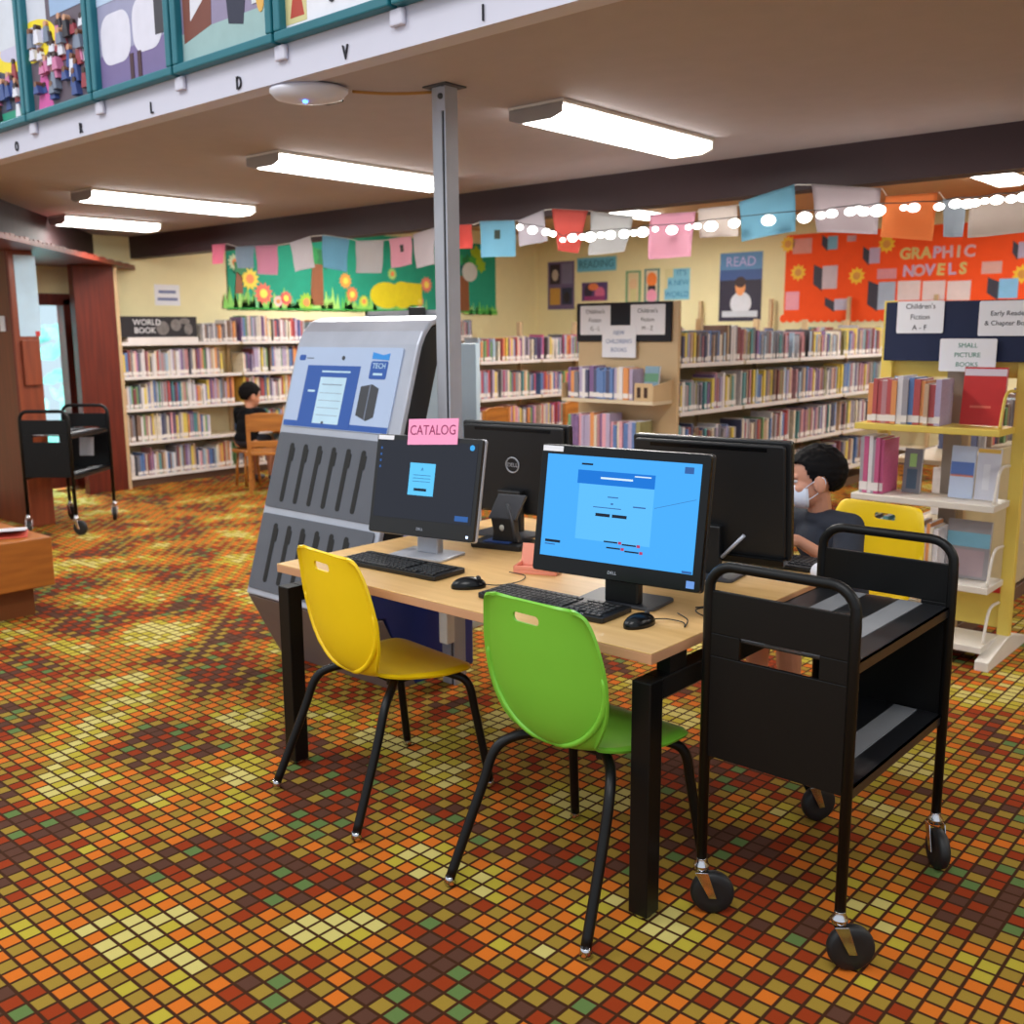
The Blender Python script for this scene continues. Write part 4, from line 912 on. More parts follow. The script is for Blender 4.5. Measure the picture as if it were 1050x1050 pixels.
for a in ((.47, .09, .12, .07), (.62, .12, .10, .06), (.76, .08, .08, .06), (.72, .16, .10, .03)): mb.prism([(a[0]+a[2]*.6*math.cos(s*.4), min(.2, max(.005, a[1]+a[3]*math.sin(s*.4)))) for s in range(16)], 0, .001)
mb.build('printed_figure', mat('banner_grey', (120, 116, 116), .6, vary=.3, scale=20), t, world=True)
t = thing('wall_notice', 'white paper notice on the cream wall above the first wall bookcase', 'notice', (XL+.002, 5.745, 1.82))
mb = MB(); mb.box(XL+.001, XL+.004, 5.60, 5.89, 1.815, 2.03); mb.build('paper', paper_w, t, world=True)
mb = MB(); mb.m = frame((XL+.0045, 5.745, 1.92), (0, 1, 0), (0, 0, 1)); mb.box(-.10, .10, .02, .05, 0, .0008); mb.box(-.115, .115, -.055, -.025, 0, .0008); mb.build('lettering', mat('grey_ink', (120, 130, 170), .8), t, world=True)

# ------------------------------------------------------------------ bulletin boards and posters
def circ(cx, cy, r, n=18, ry=None): return [(cx+r*math.cos(2*PI*k/n), cy+(ry or r)*math.sin(2*PI*k/n)) for k in range(n)]
def star(cx, cy, r, n=12): return [(cx+(r if k % 2 else r*.68)*math.cos(PI*k/n), cy+(r if k % 2 else r*.68)*math.sin(PI*k/n)) for k in range(2*n)]
t = thing('bulletin_board', 'green bulletin board of paper trees and flowers on the cream left wall', 'bulletin board', (XL, 8.65, 1.82))
gx = XL+.014
mb = MB(); mb.box(XL+.001, XL+.014, 6.48, 10.87, 1.80, 2.72); mb.build('green_backing', mat('green_paper', (28, 150, 122), .8), t, world=True)
mb = MB(); mb.box(XL+.001, XL+.02, 6.46, 10.89, 1.785, 1.805); mb.build('border_strip', mat('border_green', (40, 150, 60), .8), t, world=True)
def gp_(px, py): p = at(px, py, 0, gx); return p.y, p.z
MG = frame((gx, 0, 0), (0, 1, 0), (0, 0, 1))
def deco(name, col, polys, d0=.001, d1=.006):
    mb = MB(); mb.m = MG
    for k, P in enumerate(polys): mb.prism(P, d0, d1+.0008*k)
    return mb.build(name, pm(col), t, world=True)
def C_(px, py, r, **k): y, z = gp_(px, py); return circ(y, z, r, **k)
for px, w_, y0, y1 in ((245, .05, 278, 301), (325, .10, 271, 313), (475, .12, 283, 320)):
    a, b_ = gp_(px, y0), gp_(px, y1); deco('paper_tree_trunk', (140, 84, 52), [[(a[0]-w_*.7, a[1]), (a[0]+w_*.8, a[1]), (b_[0]+w_, b_[1]), (b_[0]-w_, b_[1])]])
for (px, py, r, c) in ((241, 269, .10, (206, 220, 180)), (256, 286, .13, (238, 210, 70)), (270, 301, .13, (240, 110, 90)), (293, 306, .09, (232, 92, 90)), (354, 288, .10, (246, 160, 70)), (361, 302, .10, (240, 130, 80)),
                       (437, 292, .11, (236, 130, 110)), (430, 309, .08, (240, 140, 120)), (314, 310, .12, (150, 196, 60)), (373, 309, .08, (200, 214, 70)), (402, 281, .08, (170, 214, 120)), (285, 309, .07, (246, 190, 190))):
    y, z = gp_(px, py); deco('paper_flower', c, [star(y, z, r)]); deco('flower_center', (246, 220, 90) if c[1] < 180 else (240, 140, 80), [circ(y, z, r*.4)], .006, .009)
y, z = gp_(396, 302)
deco('paper_caterpillar', (224, 206, 20), [circ(y, z-.01, .27, ry=.165), circ(y+.28, z+.0, .20, ry=.17), [(y+.2, z-.13), (y+.62, z-.12), (y+.62, z+.15), (y+.2, z+.16)]])
for i, (px, py, r, c) in enumerate(((479, 270, .13, (30, 130, 70)), (469, 266, .12, (40, 170, 110)), (488, 262, .14, (160, 190, 30)), (493, 273, .10, (150, 190, 40)), (475, 277, .10, (20, 110, 110)), (484, 268, .09, (60, 160, 60)), (318, 262, .16, (40, 150, 80)), (333, 264, .15, (30, 120, 70)), (246, 274, .10, (40, 130, 80)))):
    y, z = gp_(px, py); deco('paper_leaves', c, [star(y, z, r, 6)], .006, .010+.0005*i)
y, z = gp_(481, 279); deco('paper_bird', (206, 210, 212), [circ(y, z, .15, ry=.13)], .010, .014)
q = random.Random(5)
for px in list(range(236, 440, 9))+list(range(483, 504, 5)):
    y, z = gp_(px+q.uniform(-3, 3), 313+ (px-231)*.028); h = q.uniform(.10, .26); c = q.choice([(130, 200, 90), (160, 212, 110), (90, 180, 80), (110, 190, 130)])
    deco('paper_grass_tuft', c, [[(y-.10, z-.03), (y-.07, z+h*.6), (y-.04, z+.02), (y-.01, z+h), (y+.03, z+.03), (y+.07, z+h*.7), (y+.10, z-.03)]], .001, .005)
# back wall
oy = YB-.012
t = thing('display_board', 'bright orange bulletin board of graphic novels on the back wall', 'bulletin board', (-4.2, YB, 1.66))
mb = MB(); mb.box(-5.86, -2.2, oy, YB-.001, 1.655, 2.66); mb.build('orange_backing', mat('orange_paper', (250, 84, 20), .8, vary=.04), t, world=True)
mb = MB(); mb.m = frame((0, oy, 0), (1, 0, 0), (0, 0, 1))
for k in range(41): mb.prism(circ(-5.86+k*.09, 1.66, .05, 10), -.006, -.001)
mb.build('scalloped_border', mat('orange_paper', (0, 0, 0)), t, world=True)
MO = frame((0, oy, 0), (1, 0, 0), (0, 0, 1))
def op(x, y): p = at(690+x/2.917, 180+y/2.917, 1, oy); return p.x, p.z
def odeco(name, c, polys, d0=.0005, d1=.004):
    mb = MB(); mb.m = MO
    for P in polys: mb.prism(P, d0, d1)
    return mb.build(name, pm(c) if not isinstance(c, bpy.types.Material) else c, t, world=True)
def rect(a, b): return [(a[0], b[1]), (b[0], b[1]), (b[0], a[1]), (a[0], a[1])]
for x, y in ((375, 290), (550, 300), (640, 205), (1045, 295), (345, 205)):
    c = op(x, y); odeco('paper_burst', (244, 200, 40), [star(c[0], c[1], .105, 10)]); odeco('burst_center', (220, 150, 60), [circ(c[0], c[1], .045)], .004, .006)
for (x0, y0, x1, y1, c) in ((360, 190, 415, 232, (224, 150, 140)), (338, 348, 376, 402, (236, 160, 176)), (612, 280, 668, 308, (226, 150, 160)), (925, 258, 983, 292, (220, 170, 160)), (522, 180, 548, 196, (200, 160, 170))):
    odeco('paper_tag', c, [rect(op(x0, y0), op(x1, y1))])
for (x0, y0, x1, y1, c) in ((447, 183, 492, 220, (120, 180, 210)), (570, 218, 618, 262, (190, 170, 200)), (422, 272, 490, 338, (206, 190, 200)), (455, 370, 530, 402, (190, 186, 210)), (585, 320, 662, 400, (170, 184, 206)), (942, 310, 1030, 366, (130, 190, 230)), (1018, 200, 1060, 246, (180, 170, 200))):
    a, b_ = op(x0, y0), op(x1, y1); s = (b_[0]-a[0])*.38
    bk_ = odeco('paper_book', (52, 50, 66), [[(a[0], a[1]+.02), (a[0]+s, a[1]-.03), (a[0]+s, b_[1]-.02), (a[0], b_[1]+.06)]]); odeco('book_cover', c, [rect((a[0]+s, a[1]), b_)], .0005, .0045)
for x0, x1 in ((674, 738), (748, 812), (822, 888)): odeco('white_sheet', (232, 214, 214), [rect(op(x0, 316), op(x1, 372))])
def lettering(parent, s, a, b_, h, cols, y, name='cutout_letters', seed=1):
    """cut-out letters along a line from a to b (x, z pairs) on the back wall"""
    q = random.Random(seed); n = len(s)
    for i, ch in enumerate(s):
        if ch == ' ': continue
        f = (i+.5)/n; x = a[0]+(b_[0]-a[0])*f; z = a[1]+(b_[1]-a[1])*f
        mb = MB(); text_into(mb, ch, h*1.38, frame((x, y, z), (1, 0, 0), (0, 0, 1)) @ Matrix.Rotation(q.uniform(-.06, .06), 4, 'Z'), 0, .006, bold=.035); mb.build(name, pm(q.choice(cols)), parent, world=True)
lc = [(206, 180, 214), (214, 190, 160), (190, 170, 220), (222, 180, 190), (220, 196, 120)]
lettering(t, 'GRAPHIC', op(680, 236), op(905, 226), .125, lc, oy-.005, seed=3); lettering(t, 'NOVELS', op(690, 288), op(885, 278), .125, lc, oy-.005, seed=4)
def poster(name, label, cat, px0, py0, px1, py1, base, shapes, texts=()):
    a, b_ = at(px0, py0, 1, YB), at(px1, py1, 1, YB); w, h = b_.x-a.x, a.z-b_.z
    tt = thing(name, label, cat, ((a.x+b_.x)/2, YB-.001, b_.z)); M = frame((-w/2, -.001, 0), (1, 0, 0), (0, 0, 1))
    mb = MB(); mb.m = M; mb.box(0, w, 0, h, 0, .003); mb.build('sheet', pm(base), tt)
    if shapes:
        cols = []; mb = MB(); mb.m = M
        for k, (kind, c, *s) in enumerate(shapes):
            if c not in cols: cols.append(c)
            d = .0034+.0003*k
            if kind == 'r': mb.box(s[0]*w, s[1]*w, s[2]*h, s[3]*h, .002, d, cols.index(c))
            else: mb.prism(circ(s[0]*w, s[1]*h, s[2]*w, ry=s[3]*h), .002, d, cols.index(c))
        mb.build('printed_picture', [pm(c) for c in cols], tt)
    for (s, u, v, sz, c) in texts:
        mb = MB(); mb.m = M; text_into(mb, s, sz, T(u*w, v*h, .008), 0, .002); mb.build('lettering', pm(c), tt)
poster('reading_banner', 'small sky blue banner reading READING high on the back wall', 'banner', 592, 265, 632, 277, (110, 190, 220), [], [('READING', .5, .5, .145, (50, 110, 150))])
poster('poster', 'tall purple poster of four panels left of the reading banner', 'poster', 562, 269, 589, 317, (104, 90, 130), [('r', (44, 36, 50), .08, .47, .53, .95), ('r', (120, 116, 150), .53, .93, .53, .95), ('r', (196, 150, 70), .08, .47, .1, .45), ('r', (40, 48, 80), .53, .93, .1, .45), ('e', (190, 180, 170), .28, .72, .12, .12), ('e', (40, 36, 44), .72, .25, .12, .12)])
poster('poster', 'poster of purple and pink figures below the reading banner', 'poster', 597, 290, 623, 308, (90, 66, 120), [('e', (216, 110, 150), .7, .4, .2, .35), ('e', (50, 40, 66), .25, .5, .16, .4), ('e', (230, 130, 80), .45, .75, .2, .2), ('r', (150, 60, 120), .1, .9, 0, .25)])
poster('poster', 'narrow green bordered figure poster, left of the orange headed one', 'poster', 642, 278, 657, 311, (110, 160, 120), [('r', (220, 200, 160), .14, .86, .06, .94), ('e', (226, 190, 150), .5, .6, .26, .16), ('r', (214, 206, 150), .3, .7, .06, .45)])
poster('poster', 'narrow poster of an orange headed figure in pink', 'poster', 661, 276, 676, 310, (70, 130, 130), [('r', (220, 206, 180), .12, .88, .05, .95), ('e', (240, 130, 60), .5, .68, .34, .22), ('r', (40, 36, 50), .25, .75, .3, .5), ('e', (240, 160, 190), .5, .2, .34, .2)])
poster('word_sign', 'pale blue stepped word sign right of the narrow figure posters', 'sign', 682, 276, 707, 307, (130, 196, 222), [('r', (222, 212, 160), 0, .34, .72, 1), ('r', (222, 212, 160), 0, .12, .36, .72)], [("IT'S", .68, .86, .10, (60, 130, 180)), ('A NEW', .56, .54, .10, (60, 130, 180)), ('WORLD', .5, .17, .10, (60, 130, 180))])
poster('poster', 'dark night blue poster of a white robed figure left of the orange board', 'poster', 739, 260, 780, 329, (44, 40, 62), [('r', (90, 140, 190), 0, 1, .72, 1), ('r', (60, 90, 150), 0, 1, .6, .75), ('e', (216, 220, 230), .52, .26, .25, .17), ('e', (240, 160, 100), .5, .5, .12, .13), ('r', (200, 206, 216), .08, .92, .06, .15), ('e', (60, 40, 40), .5, .57, .13, .08)], [('READ', .5, .86, .17, (190, 180, 226))])
# ------------------------------------------------------------------ bunting and glowing globes under the beam
t = None
FYY = 5.24
def fl_(px, py): return at(px, py, 1, FYY)
FLAGS = [('pink', (236, 130, 160), [(217, 251), (231, 250), (230, 270), (218, 271)]), ('grey blue', (150, 170, 190), [(241, 253), (261, 252), (260, 275), (242, 275)]),
         ('pink', (216, 150, 176), [(262, 252), (285, 251), (284, 282), (263, 281)]), ('white', (206, 200, 206), [(297, 249), (318, 242), (322, 274), (303, 279)]),
         ('light blue', (120, 178, 206), [(330, 241), (358, 245), (355, 279), (332, 274)]), ('white', (200, 198, 200), [(365, 247), (394, 246), (392, 280), (366, 280)]),
         ('pink', (226, 170, 186), [(399, 245), (422, 242), (424, 271), (402, 275)]), ('white', (206, 198, 204), [(423, 240), (446, 233), (446, 271), (426, 275)]),
         ('coral', (222, 92, 84), [(464, 231), (484, 230), (484, 255), (466, 255)]), ('light blue', (130, 190, 216), [(492, 227), (528, 226), (528, 263), (493, 264)]),
         ('white', (202, 196, 206), [(531, 226), (557, 215), (561, 247), (533, 253)]), ('coral', (218, 96, 86), [(566, 214), (603, 216), (593, 260), (573, 257)]),
         ('pale grey', (190, 190, 190), [(606, 217), (650, 222), (642, 258), (604, 262)]), ('pink', (226, 166, 186), [(666, 220), (713, 217), (709, 263), (664, 266)]),
         ('pale grey', (204, 192, 184), [(716, 214), (756, 210), (757, 242), (716, 244)]), ('sky blue', (116, 172, 196), [(758, 207), (815, 189), (815, 237), (760, 248)]),
         ('pale lilac', (186, 172, 176), [(832, 189), (903, 193), (899, 240), (838, 238)]), ('orange', (226, 130, 66), [(908, 201), (962, 197), (956, 247), (903, 243)]),
         ('blue grey', (168, 178, 188), [(967, 204), (991, 207), (988, 243), (968, 243)]), ('beige', (196, 182, 172), [(994, 206), (1056, 198), (1056, 238), (992, 244)])]
seen = {}; tops = []
for i, (cn, c, P) in enumerate(FLAGS):
    seen[cn] = seen.get(cn, 0)+1; tot = sum(1 for f in FLAGS if f[0] == cn)
    pts = [fl_(*p) for p in P]; o0 = (pts[0]+pts[1])/2; tops.append((pts[0], pts[1]))
    bm = bmesh.new(); G = []; ng = 12
    for r in range(ng+1):
        row = []
        for k in range(ng+1):
            u, v = k/ng, r/ng; p = (pts[0]*(1-u)+pts[1]*u)*(1-v)+(pts[3]*(1-u)+pts[2]*u)*v
            p = p-o0; p.y += .012*math.sin(u*5+i)*v+.004*math.sin(v*6+i*2); row.append(bm.verts.new(p))
        G.append(row)
    for r in range(ng):
        for k in range(ng):
            f = bm.faces.new((G[r][k], G[r][k+1], G[r+1][k+1], G[r+1][k])); f.smooth = True
            if i in (6, 9) and (r, k) in ((4, 6), (5, 6), (5, 5), (4, 5), (3, 5), (3, 6)): f.material_index = 1
    bmesh.ops.solidify(bm, geom=bm.faces[:], thickness=.0015)
    me = bpy.data.meshes.new('paper_flag'); bm.to_mesh(me); bm.free(); me.materials.append(mat('tissue_%d_%d_%d' % c, c, .8, vary=.03)); me.materials.append(mat('flag_mark', (70, 80, 70), .8))
    o = bpy.data.objects.new('paper_flag', me); C.objects.link(o); o.location = o0
    if tot == 1: lb = f'{cn} paper flag of the bunting under the dark beam'
    else: lb = f'{cn} paper flag, {["leftmost", "second", "third", "fourth"][seen[cn]-1]} of the {["", "", "two", "three", "four"][tot]} {cn} flags under the beam'
    tag(o, lb, 'flag', 'paper flags on the bunting string')
cur = []
for a, b_ in tops: cur += [a, b_]
mb = MB(); mb.tube([Vector((p.x, p.y+.022, p.z)) for p in cur], .003, 6); o = mb.build('bunting_string', off_white); tag(o, 'thin pale string holding the paper bunting below the dark beam', 'string')
GLOBES = [(533, 233, 5), (546, 236, 7), (560, 238, 6), (567, 240, 5), (577, 246, 4), (587, 244, 7), (597, 243, 5), (605, 243, 8), (616, 241, 5), (626, 241, 7), (640, 240, 7), (650, 239, 5), (659, 238, 8), (672, 235, 4), (689, 236, 7), (706, 233, 4), (715, 232, 5), (729, 232, 8), (753, 229, 7), (788, 226, 8), (825, 223, 8), (842, 221, 5), (853, 219, 6), (872, 217, 6), (880, 215, 5), (886, 217, 6), (900, 216, 8), (927, 213, 4), (937, 213, 6), (963, 212, 5), (980, 209, 6), (992, 209, 6), (1000, 208, 5), (1010, 206, 4), (1022, 205, 6), (1037, 204, 5), (1050, 202, 6)]
BY_ = 5.13
bp_ = [(at(x, y, 1, BY_), r) for x, y, r in GLOBES]
t = thing('globe_row', 'row of glowing white globes on a cord in front of the bunting', 'string lights', bp_[0][0])  # a row of white blobs, modelled as glowing globes on a cord
mb = MB(); mb.tube([p+Vector((0, 0, .008+r*.0035)) for p, r in bp_], .0025, 6); mb.build('cord', rubber, t, world=True)
for p, r in bp_:
    mb = MB(); mb.ball(p, (r*.0050, r*.0034, r*.0035)); mb.build('glow_globe', globe_m, t, world=True)
# ------------------------------------------------------------------ left foreground: bench, book, papers
t = thing('low_bench', 'low brown wooden bench at the left edge with a book on it', 'bench', (-5.85, 1.6, 0))
mb = MB(); mb.box(-6.30, -5.45, .55, 2.39, .17, .44); mb.build('body', benchwood, t, world=True, bevel=.006)
mb = MB(); mb.box(-6.22, -5.55, .65, 2.31, 0, .17); mb.build('plinth', mat('plinth_dark_wood', (120, 66, 28), .5), t, world=True)
t = thing('open_book', 'thin red and white picture book lying on the low bench', 'book', (-5.68, 2.20, .442), R(-25))
mb = MB(); mb.box(-.11, .11, -.15, .15, 0, .005); mb.build('cover', pm((206, 90, 70)), t)
mb = MB(); mb.m = Matrix.Rotation(R(-9), 4, 'Y'); mb.box(-.10, .11, -.145, .145, .022, .036); mb.build('pages', paper_w, t)
p = at(4, 332, 1, 3.418)
mb = MB(); mb.box(p.x-.05, p.x+.03, 3.405, 3.42, p.z-.06, p.z+.06); o = mb.build('wall_switch', paper_w, bevel=.003); tag(o, 'white switch plate on the front red wooden pillar', 'switch')
mb = MB(); mb.box(-8.149, -8.145, 3.47, 3.635, 1.51, 2.13, 0); mb.box(-8.1455, -8.143, 3.59, 3.625, 1.51, 1.55, 1); o = mb.build('paper_strip', [mat('pale_blue_paper', (186, 214, 234), .7), red_panel]); tag(o, 'long pale blue paper strip taped to the front red pillar', 'paper')
mb = MB(); mb.box(-8.149, -8.12, 3.47, 3.60, 1.13, 1.48); o = mb.build('leaflet_holder', redwood2, bevel=.004); tag(o, 'small brown wooden leaflet holder on the front red pillar below the paper strip', 'holder')
# ------------------------------------------------------------------ wooden chairs and reading table
def wood_chair(loc, rz, label, s=1.0):
    t = thing('wooden_chair', label, 'chair', loc, rz, None)
    for sx in (-1, 1):
        mb = MB(); x = sx*.16*s; mb.box(x-.018, x+.018, -.19*s, -.155*s, 0, .76*s); mb.build('leg', oak, t, bevel=.004)
        mb = MB(); mb.box(x-.018, x+.018, .14*s, .175*s, 0, .37*s); mb.build('leg', oak, t, bevel=.004)
        mb = MB(); mb.box(x-.01, x+.01, -.16*s, .15*s, .16*s, .19*s); mb.build('stretcher', oak, t)
    mb = MB(); mb.m = Matrix.Identity(4); mb.prism(rrect(-.20*s, .20*s, -.19*s, .20*s, .03), .37*s, .40*s); mb.build('seat', oak, t, bevel=.005)
    mb = MB(); mb.m = Matrix(((1, 0, 0, 0), (0, 0, 1, 0), (0, 1, 0, 0), (0, 0, 0, 1))); mb.prism([(-.18*s, .60*s), (.18*s, .60*s), (.18*s, .75*s), (.09*s, .775*s), (-.09*s, .775*s), (-.18*s, .75*s)], -.185*s, -.160*s); mb.build('top_rail', oak, t, bevel=.004)
    mb = MB(); mb.box(-.16*s, .16*s, -.182*s, -.163*s, .45*s, .51*s); mb.build('lower_rail', oak, t, bevel=.004)
    return t
wood_chair((-8.24, 5.77, 0), R(52), 'wooden chair with its back to the camera beside the tall kiosk')
t = thing('stool', 'small round wooden stool under the seated child in black', 'stool', (-8.72, 5.86, 0))
mb = MB(); mb.lathe([(.13, .345), (.15, .35), (.15, .37), (.14, .375)], seg=28); mb.build('seat', oak, t)
for k in range(4):
    mb = MB(); a = PI/4+k*PI/2; mb.tube([(.09*math.cos(a), .09*math.sin(a), .345), (.12*math.cos(a), .12*math.sin(a), 0)], .014, 8); mb.build('leg', oak, t)
p = at(489, 416, 0, -6.1); wood_chair((p.x, p.y, 0), R(100), 'wooden chair in front of the rear bookcase, nearer the grey pole', 1.13)
p = at(570, 409, 0, -6.1); wood_chair((p.x, p.y, 0), R(100), 'wooden chair in front of the rear bookcase, nearer the black topped panel', 1.13)
t = thing('reading_table', 'small round wooden reading table behind the kiosk by the seated child', 'table', (-8.42, 6.38, 0))
mb = MB(); mb.lathe([(.36, .54), (.38, .55), (.38, .57), (.36, .575)], seg=32); mb.build('tabletop', oak, t)
for k in range(4):
    mb = MB(); a = PI/4+k*PI/2; mb.tube([(.24*math.cos(a), .24*math.sin(a), .54), (.27*math.cos(a), .27*math.sin(a), 0)], .018, 8); mb.build('leg', oak, t)
mb = MB(); mb.box(-8.66, -8.50, 6.08, 6.20, .577, .592); o = mb.build('white_book', paper_w); tag(o, 'white open book in front of the seated child in black', 'book')

# ------------------------------------------------------------------ people
def remesh(o, v, it=4):
    m_ = o.modifiers.new('r', 'REMESH'); m_.mode = 'VOXEL'; m_.voxel_size = v; m_.use_smooth_shade = True
    if it: s_ = o.modifiers.new('s', 'SMOOTH'); s_.factor = .5; s_.iterations = it
def person(label, loc, rz, J, head_c, head_rz, head_rx, shirt, fine, mask=False, sc=1.0):
    """J holds joint positions, y forward, x to the person's right"""
    t = thing('person', label, 'person', loc, rz)
    V_ = lambda n, s=1: Vector((J[n][0]*s, J[n][1], J[n][2]))
    H = Matrix.Translation(Vector(head_c)) @ Matrix.Rotation(head_rz, 4, 'Z') @ Matrix.Rotation(head_rx, 4, 'X') @ Matrix.Scale(sc, 4)
    mb = MB()
    nb = Vector(J['neck']); mb.cone(nb, H @ Vector((0, -.015, -.05)), .044, .040)
    mb.ball(J['chest'], (.115, .075, .10)); mb.ball(J['pelvis'], (.115, .085, .085)); mb.cone(J['pelvis'], J['chest'], .085, .085)
    for s in (-1, 1):
        k = 'l' if s < 0 else 'r'
        sh, el, wr = Vector(J['sh'+k]), Vector(J['el'+k]), Vector(J['wr'+k])
        mb.cone(sh, el, .040, .029); mb.cone(el, wr, .029, .020)
        d = (Vector(J['ha'+k])-wr).normalized(); side = d.cross(Vector((0, 0, 1))).normalized(); dn = Vector((0, 0, -1))
        pc = wr+d*.035
        mb.tube([wr, wr+d*.03, wr+d*.062], [.020, .027, .026], 12); mb.ball(pc, (.026, .030, .016))
        for f, (off, ln) in enumerate(((-.021, .046), (-.007, .053), (.007, .050), (.021, .040))):
            a = wr+d*.058+side*off; b1 = a+d*ln*.5+dn*.004; b2 = b1+d*ln*.32+dn*ln*.28; b3 = b2+d*ln*.12+dn*ln*.25
            mb.tube([a, b1, b2, b3], [.0085, .008, .0075, .006], 8); mb.ball(b3, .006, 0, 8, 6)
        th = side*(s*-1); a = wr+d*.020+th*.020; b1 = a+d*.024+th*.016; b2 = b1+d*.022+th*.004+dn*.006
        mb.tube([a, b1, b2], [.010, .009, .007], 8); mb.ball(b2, .007, 0, 8, 6)
        hp, kn, an = Vector(J['hip'])*1, Vector(J['knee'])*1, Vector(J['ank'])*1
        hp.x *= s; kn.x *= s; an.x *= s
        mb.cone(hp, kn, .066, .046); mb.cone(kn, kn.lerp(an, .35), .044, .046); mb.cone(kn.lerp(an, .35), an, .046, .028)
    # head: cranium, face, jaw, brow, nose, ears
    mb.m = H
    mb.ball((0, -.016, .028), (.070, .090, .082), 0, 24, 16); mb.ball((0, .022, -.028), (.058, .060, .070), 0, 20, 14); mb.ball((0, .044, -.078), (.026, .024, .022))
    mb.ball((0, .066, .018), (.046, .016, .012)); mb.cone((0, .078, .008), (0, .092, -.026), .007, .011); mb.ball((0, .074, -.054), (.022, .010, .006)); mb.ball((0, .073, -.066), (.019, .010, .006))
    for s in (-1, 1):
        mb.ball((s*.074, -.014, -.010), (.011, .022, .033)); mb.ball((s*.066, -.010, -.012), (.014, .014, .02)); mb.ball((s*.038, .052, -.026), (.022, .020, .020))
    body = mb.build('body', skin_m, t); remesh(body, fine, 3)
    for s in (-1, 1):
        mb = MB(); mb.m = H; mb.ball((s*.029, .0635, .002), (.011, .010, .0065)); e = mb.build('eye', mat('eye_white', (196, 190, 188), .4, vary=0), t)
        mb = MB(); mb.m = H; mb.ball((s*.029, .0718, .002), (.0070, .0032, .0062)); mb.build('iris', hair_m, e)
    mb = MB(); mb.m = H
    g = bmesh.ops.create_uvsphere(mb.bm, u_segments=80, v_segments=64, radius=1)
    kill = []
    for f in mb.bm.faces:
        c = f.calc_center_median(); x, y, z = c
        az = math.atan2(abs(x), y)
        KN = [(0, .42), (.8, .40), (1.0, .26), (1.2, -.18), (1.32, -.36), (1.42, -.34), (1.52, -.14), (1.72, -.14), (1.86, -.40), (2.1, -.80), (3.2, -.88)]
        for (a0, z0), (a1, z1) in zip(KN, KN[1:]):
            if a0 <= az <= a1: thr = z0+(z1-z0)*(az-a0)/(a1-a0)
        if z < thr: kill.append(f)
    bmesh.ops.delete(mb.bm, geom=kill, context='FACES')
    bmesh.ops.transform(mb.bm, matrix=Matrix.Translation((0, -.018, .032)) @ Matrix.Diagonal((.079, .101, .094, 1)), verts=mb.bm.verts[:])
    for v in mb.bm.verts:
        n_ = noise.noise(v.co*70)*.005+noise.noise(v.co*25+Vector((3, 1, 2)))*.004; v.co += v.co.normalized()*n_
        if v.co.y > .06: v.co += Vector((0, .006, -.004))
    bmesh.ops.solidify(mb.bm, geom=mb.bm.faces[:], thickness=.016)
    bmesh.ops.transform(mb.bm, matrix=H, verts=mb.bm.verts[:])
    mb.build('hair', hair_m, t, smooth=True)
    # clothing
    mb = MB(); pv, ch = Vector(J['pelvis']), Vector(J['chest'])
    mb.ball(pv+Vector((0, .0, .02)), (.130, .105, .085), 0, 20, 14); mb.ball(pv.lerp(ch, .5), (.124, .100, .14), 0, 20, 14); mb.ball(ch, (.130, .095, .115), 0, 20, 14); mb.ball(Vector(J['neck'])+Vector((0, -.008, -.030)), (.085, .060, .035), 0, 20, 14)
    for k in 'lr':
        sh, el = Vector(J['sh'+k]), Vector(J['el'+k]); mb.cone(Vector(J['neck']).lerp(sh, .35)+Vector((0, 0, -.03)), sh, .052, .054); mb.tube([sh, sh.lerp(el, .4), sh.lerp(el, .78)], [.054, .054, .056], 16)
    o = mb.build('shirt', shirt, t); remesh(o, .008, 4)
    mb = MB(); mb.ball(pv, (.128, .10, .085), 0, 20, 14)
    for s in (-1, 1):
        hp, kn = Vector(J['hip']), Vector(J['knee']); hp.x *= s; kn.x *= s; mb.tube([hp, hp.lerp(kn, .5), hp.lerp(kn, .86)], [.078, .075, .068], 16)
    o = mb.build('shorts', short_m, t); remesh(o, .008, 4)
    for s in (-1, 1):
        an = Vector(J['ank']); an.x *= s
        mb = MB(); mb.ball(an+Vector((0, .01, -.025)), (.036, .050, .038)); mb.ball(an+Vector((0, .075, -.038)), (.040, .075, .028)); o = mb.build('shoe', mat('grey_shoe', (90, 90, 100), .7), t); remesh(o, .008, 2)
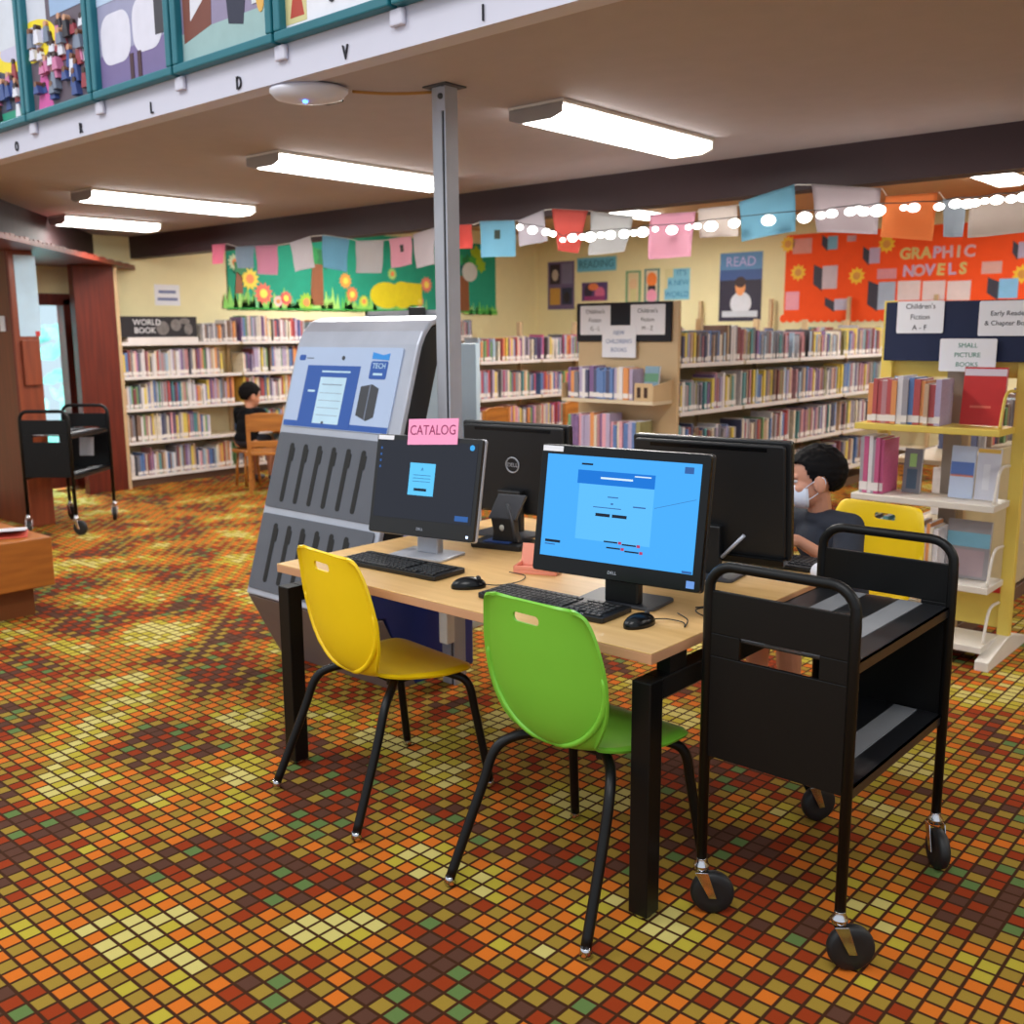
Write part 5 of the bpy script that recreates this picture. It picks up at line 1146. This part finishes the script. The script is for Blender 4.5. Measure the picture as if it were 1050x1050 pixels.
    if mask:
        bm_ = MB(); bmesh.ops.create_uvsphere(bm_.bm, u_segments=32, v_segments=22, radius=1)
        bmesh.ops.delete(bm_.bm, geom=[f for f in bm_.bm.faces if f.calc_center_median().y < .05], context='FACES')
        bmesh.ops.transform(bm_.bm, matrix=Matrix.Translation((0, .026, -.048)) @ Matrix.Diagonal((.064, .078, .056, 1)), verts=bm_.bm.verts[:])
        bmesh.ops.solidify(bm_.bm, geom=bm_.bm.faces[:], thickness=.003); bmesh.ops.transform(bm_.bm, matrix=H, verts=bm_.bm.verts[:])
        mk = bm_.build('face_mask', mask_m, t, smooth=True)
        for s in (-1, 1):
            mb = MB(); mb.m = H; mb.tube(bend([(s*.060, .034, -.020), (s*.072, .008, .000), (s*.079, -.024, .014), (s*.077, -.032, -.012), (s*.070, .0, -.045), (s*.058, .036, -.068)], 5), .0016, 6); mb.build('ear_loop', mask_m, mk)
    return t
person('boy in charcoal tee and white face mask typing at the far side', (-1.532, 3.612, 0), R(158),
       dict(pelvis=(0, 0, .53), chest=(0, .070, .755), neck=(0, .105, .872), shl=(-.135, .085, .822), shr=(.135, .085, .822), ell=(-.215, .175, .69), elr=(.20, .19, .67), wrl=(-.155, .350, .805), wrr=(.13, .40, .785), hal=(-.125, .44, .805), har=(.11, .49, .775),
            hip=(.075, .0, .518), knee=(.085, .31, .480), ank=(.09, .285, .075)), (.0, .140, .985), R(-38), R(-6), tee_m, .0045, True, 1.03)
person('child in black top seated with back turned by the wall bookcase', (-8.72, 5.86, 0), R(22),
       dict(pelvis=(0, 0, .46), chest=(0, .06, .67), neck=(0, .09, .78), shl=(-.13, .08, .735), shr=(.13, .08, .735), ell=(-.17, .16, .60), elr=(.17, .18, .60), wrl=(-.10, .32, .60), wrr=(.13, .34, .61), hal=(-.06, .40, .60), har=(.09, .42, .60),
            hip=(.07, .0, .445), knee=(.09, .29, .43), ank=(.09, .28, .075)), (0, .115, .895), R(-25), R(-14), tee_b, .008, False, 1.16)
sc_ = bpy.context.scene
sc_.view_settings.view_transform = 'Standard'; sc_.view_settings.look = 'None'; sc_.view_settings.gamma = 1; sc_.view_settings.use_curve_mapping = False
sc_.view_settings.exposure = 0.62
sc_.cycles.use_denoising = True
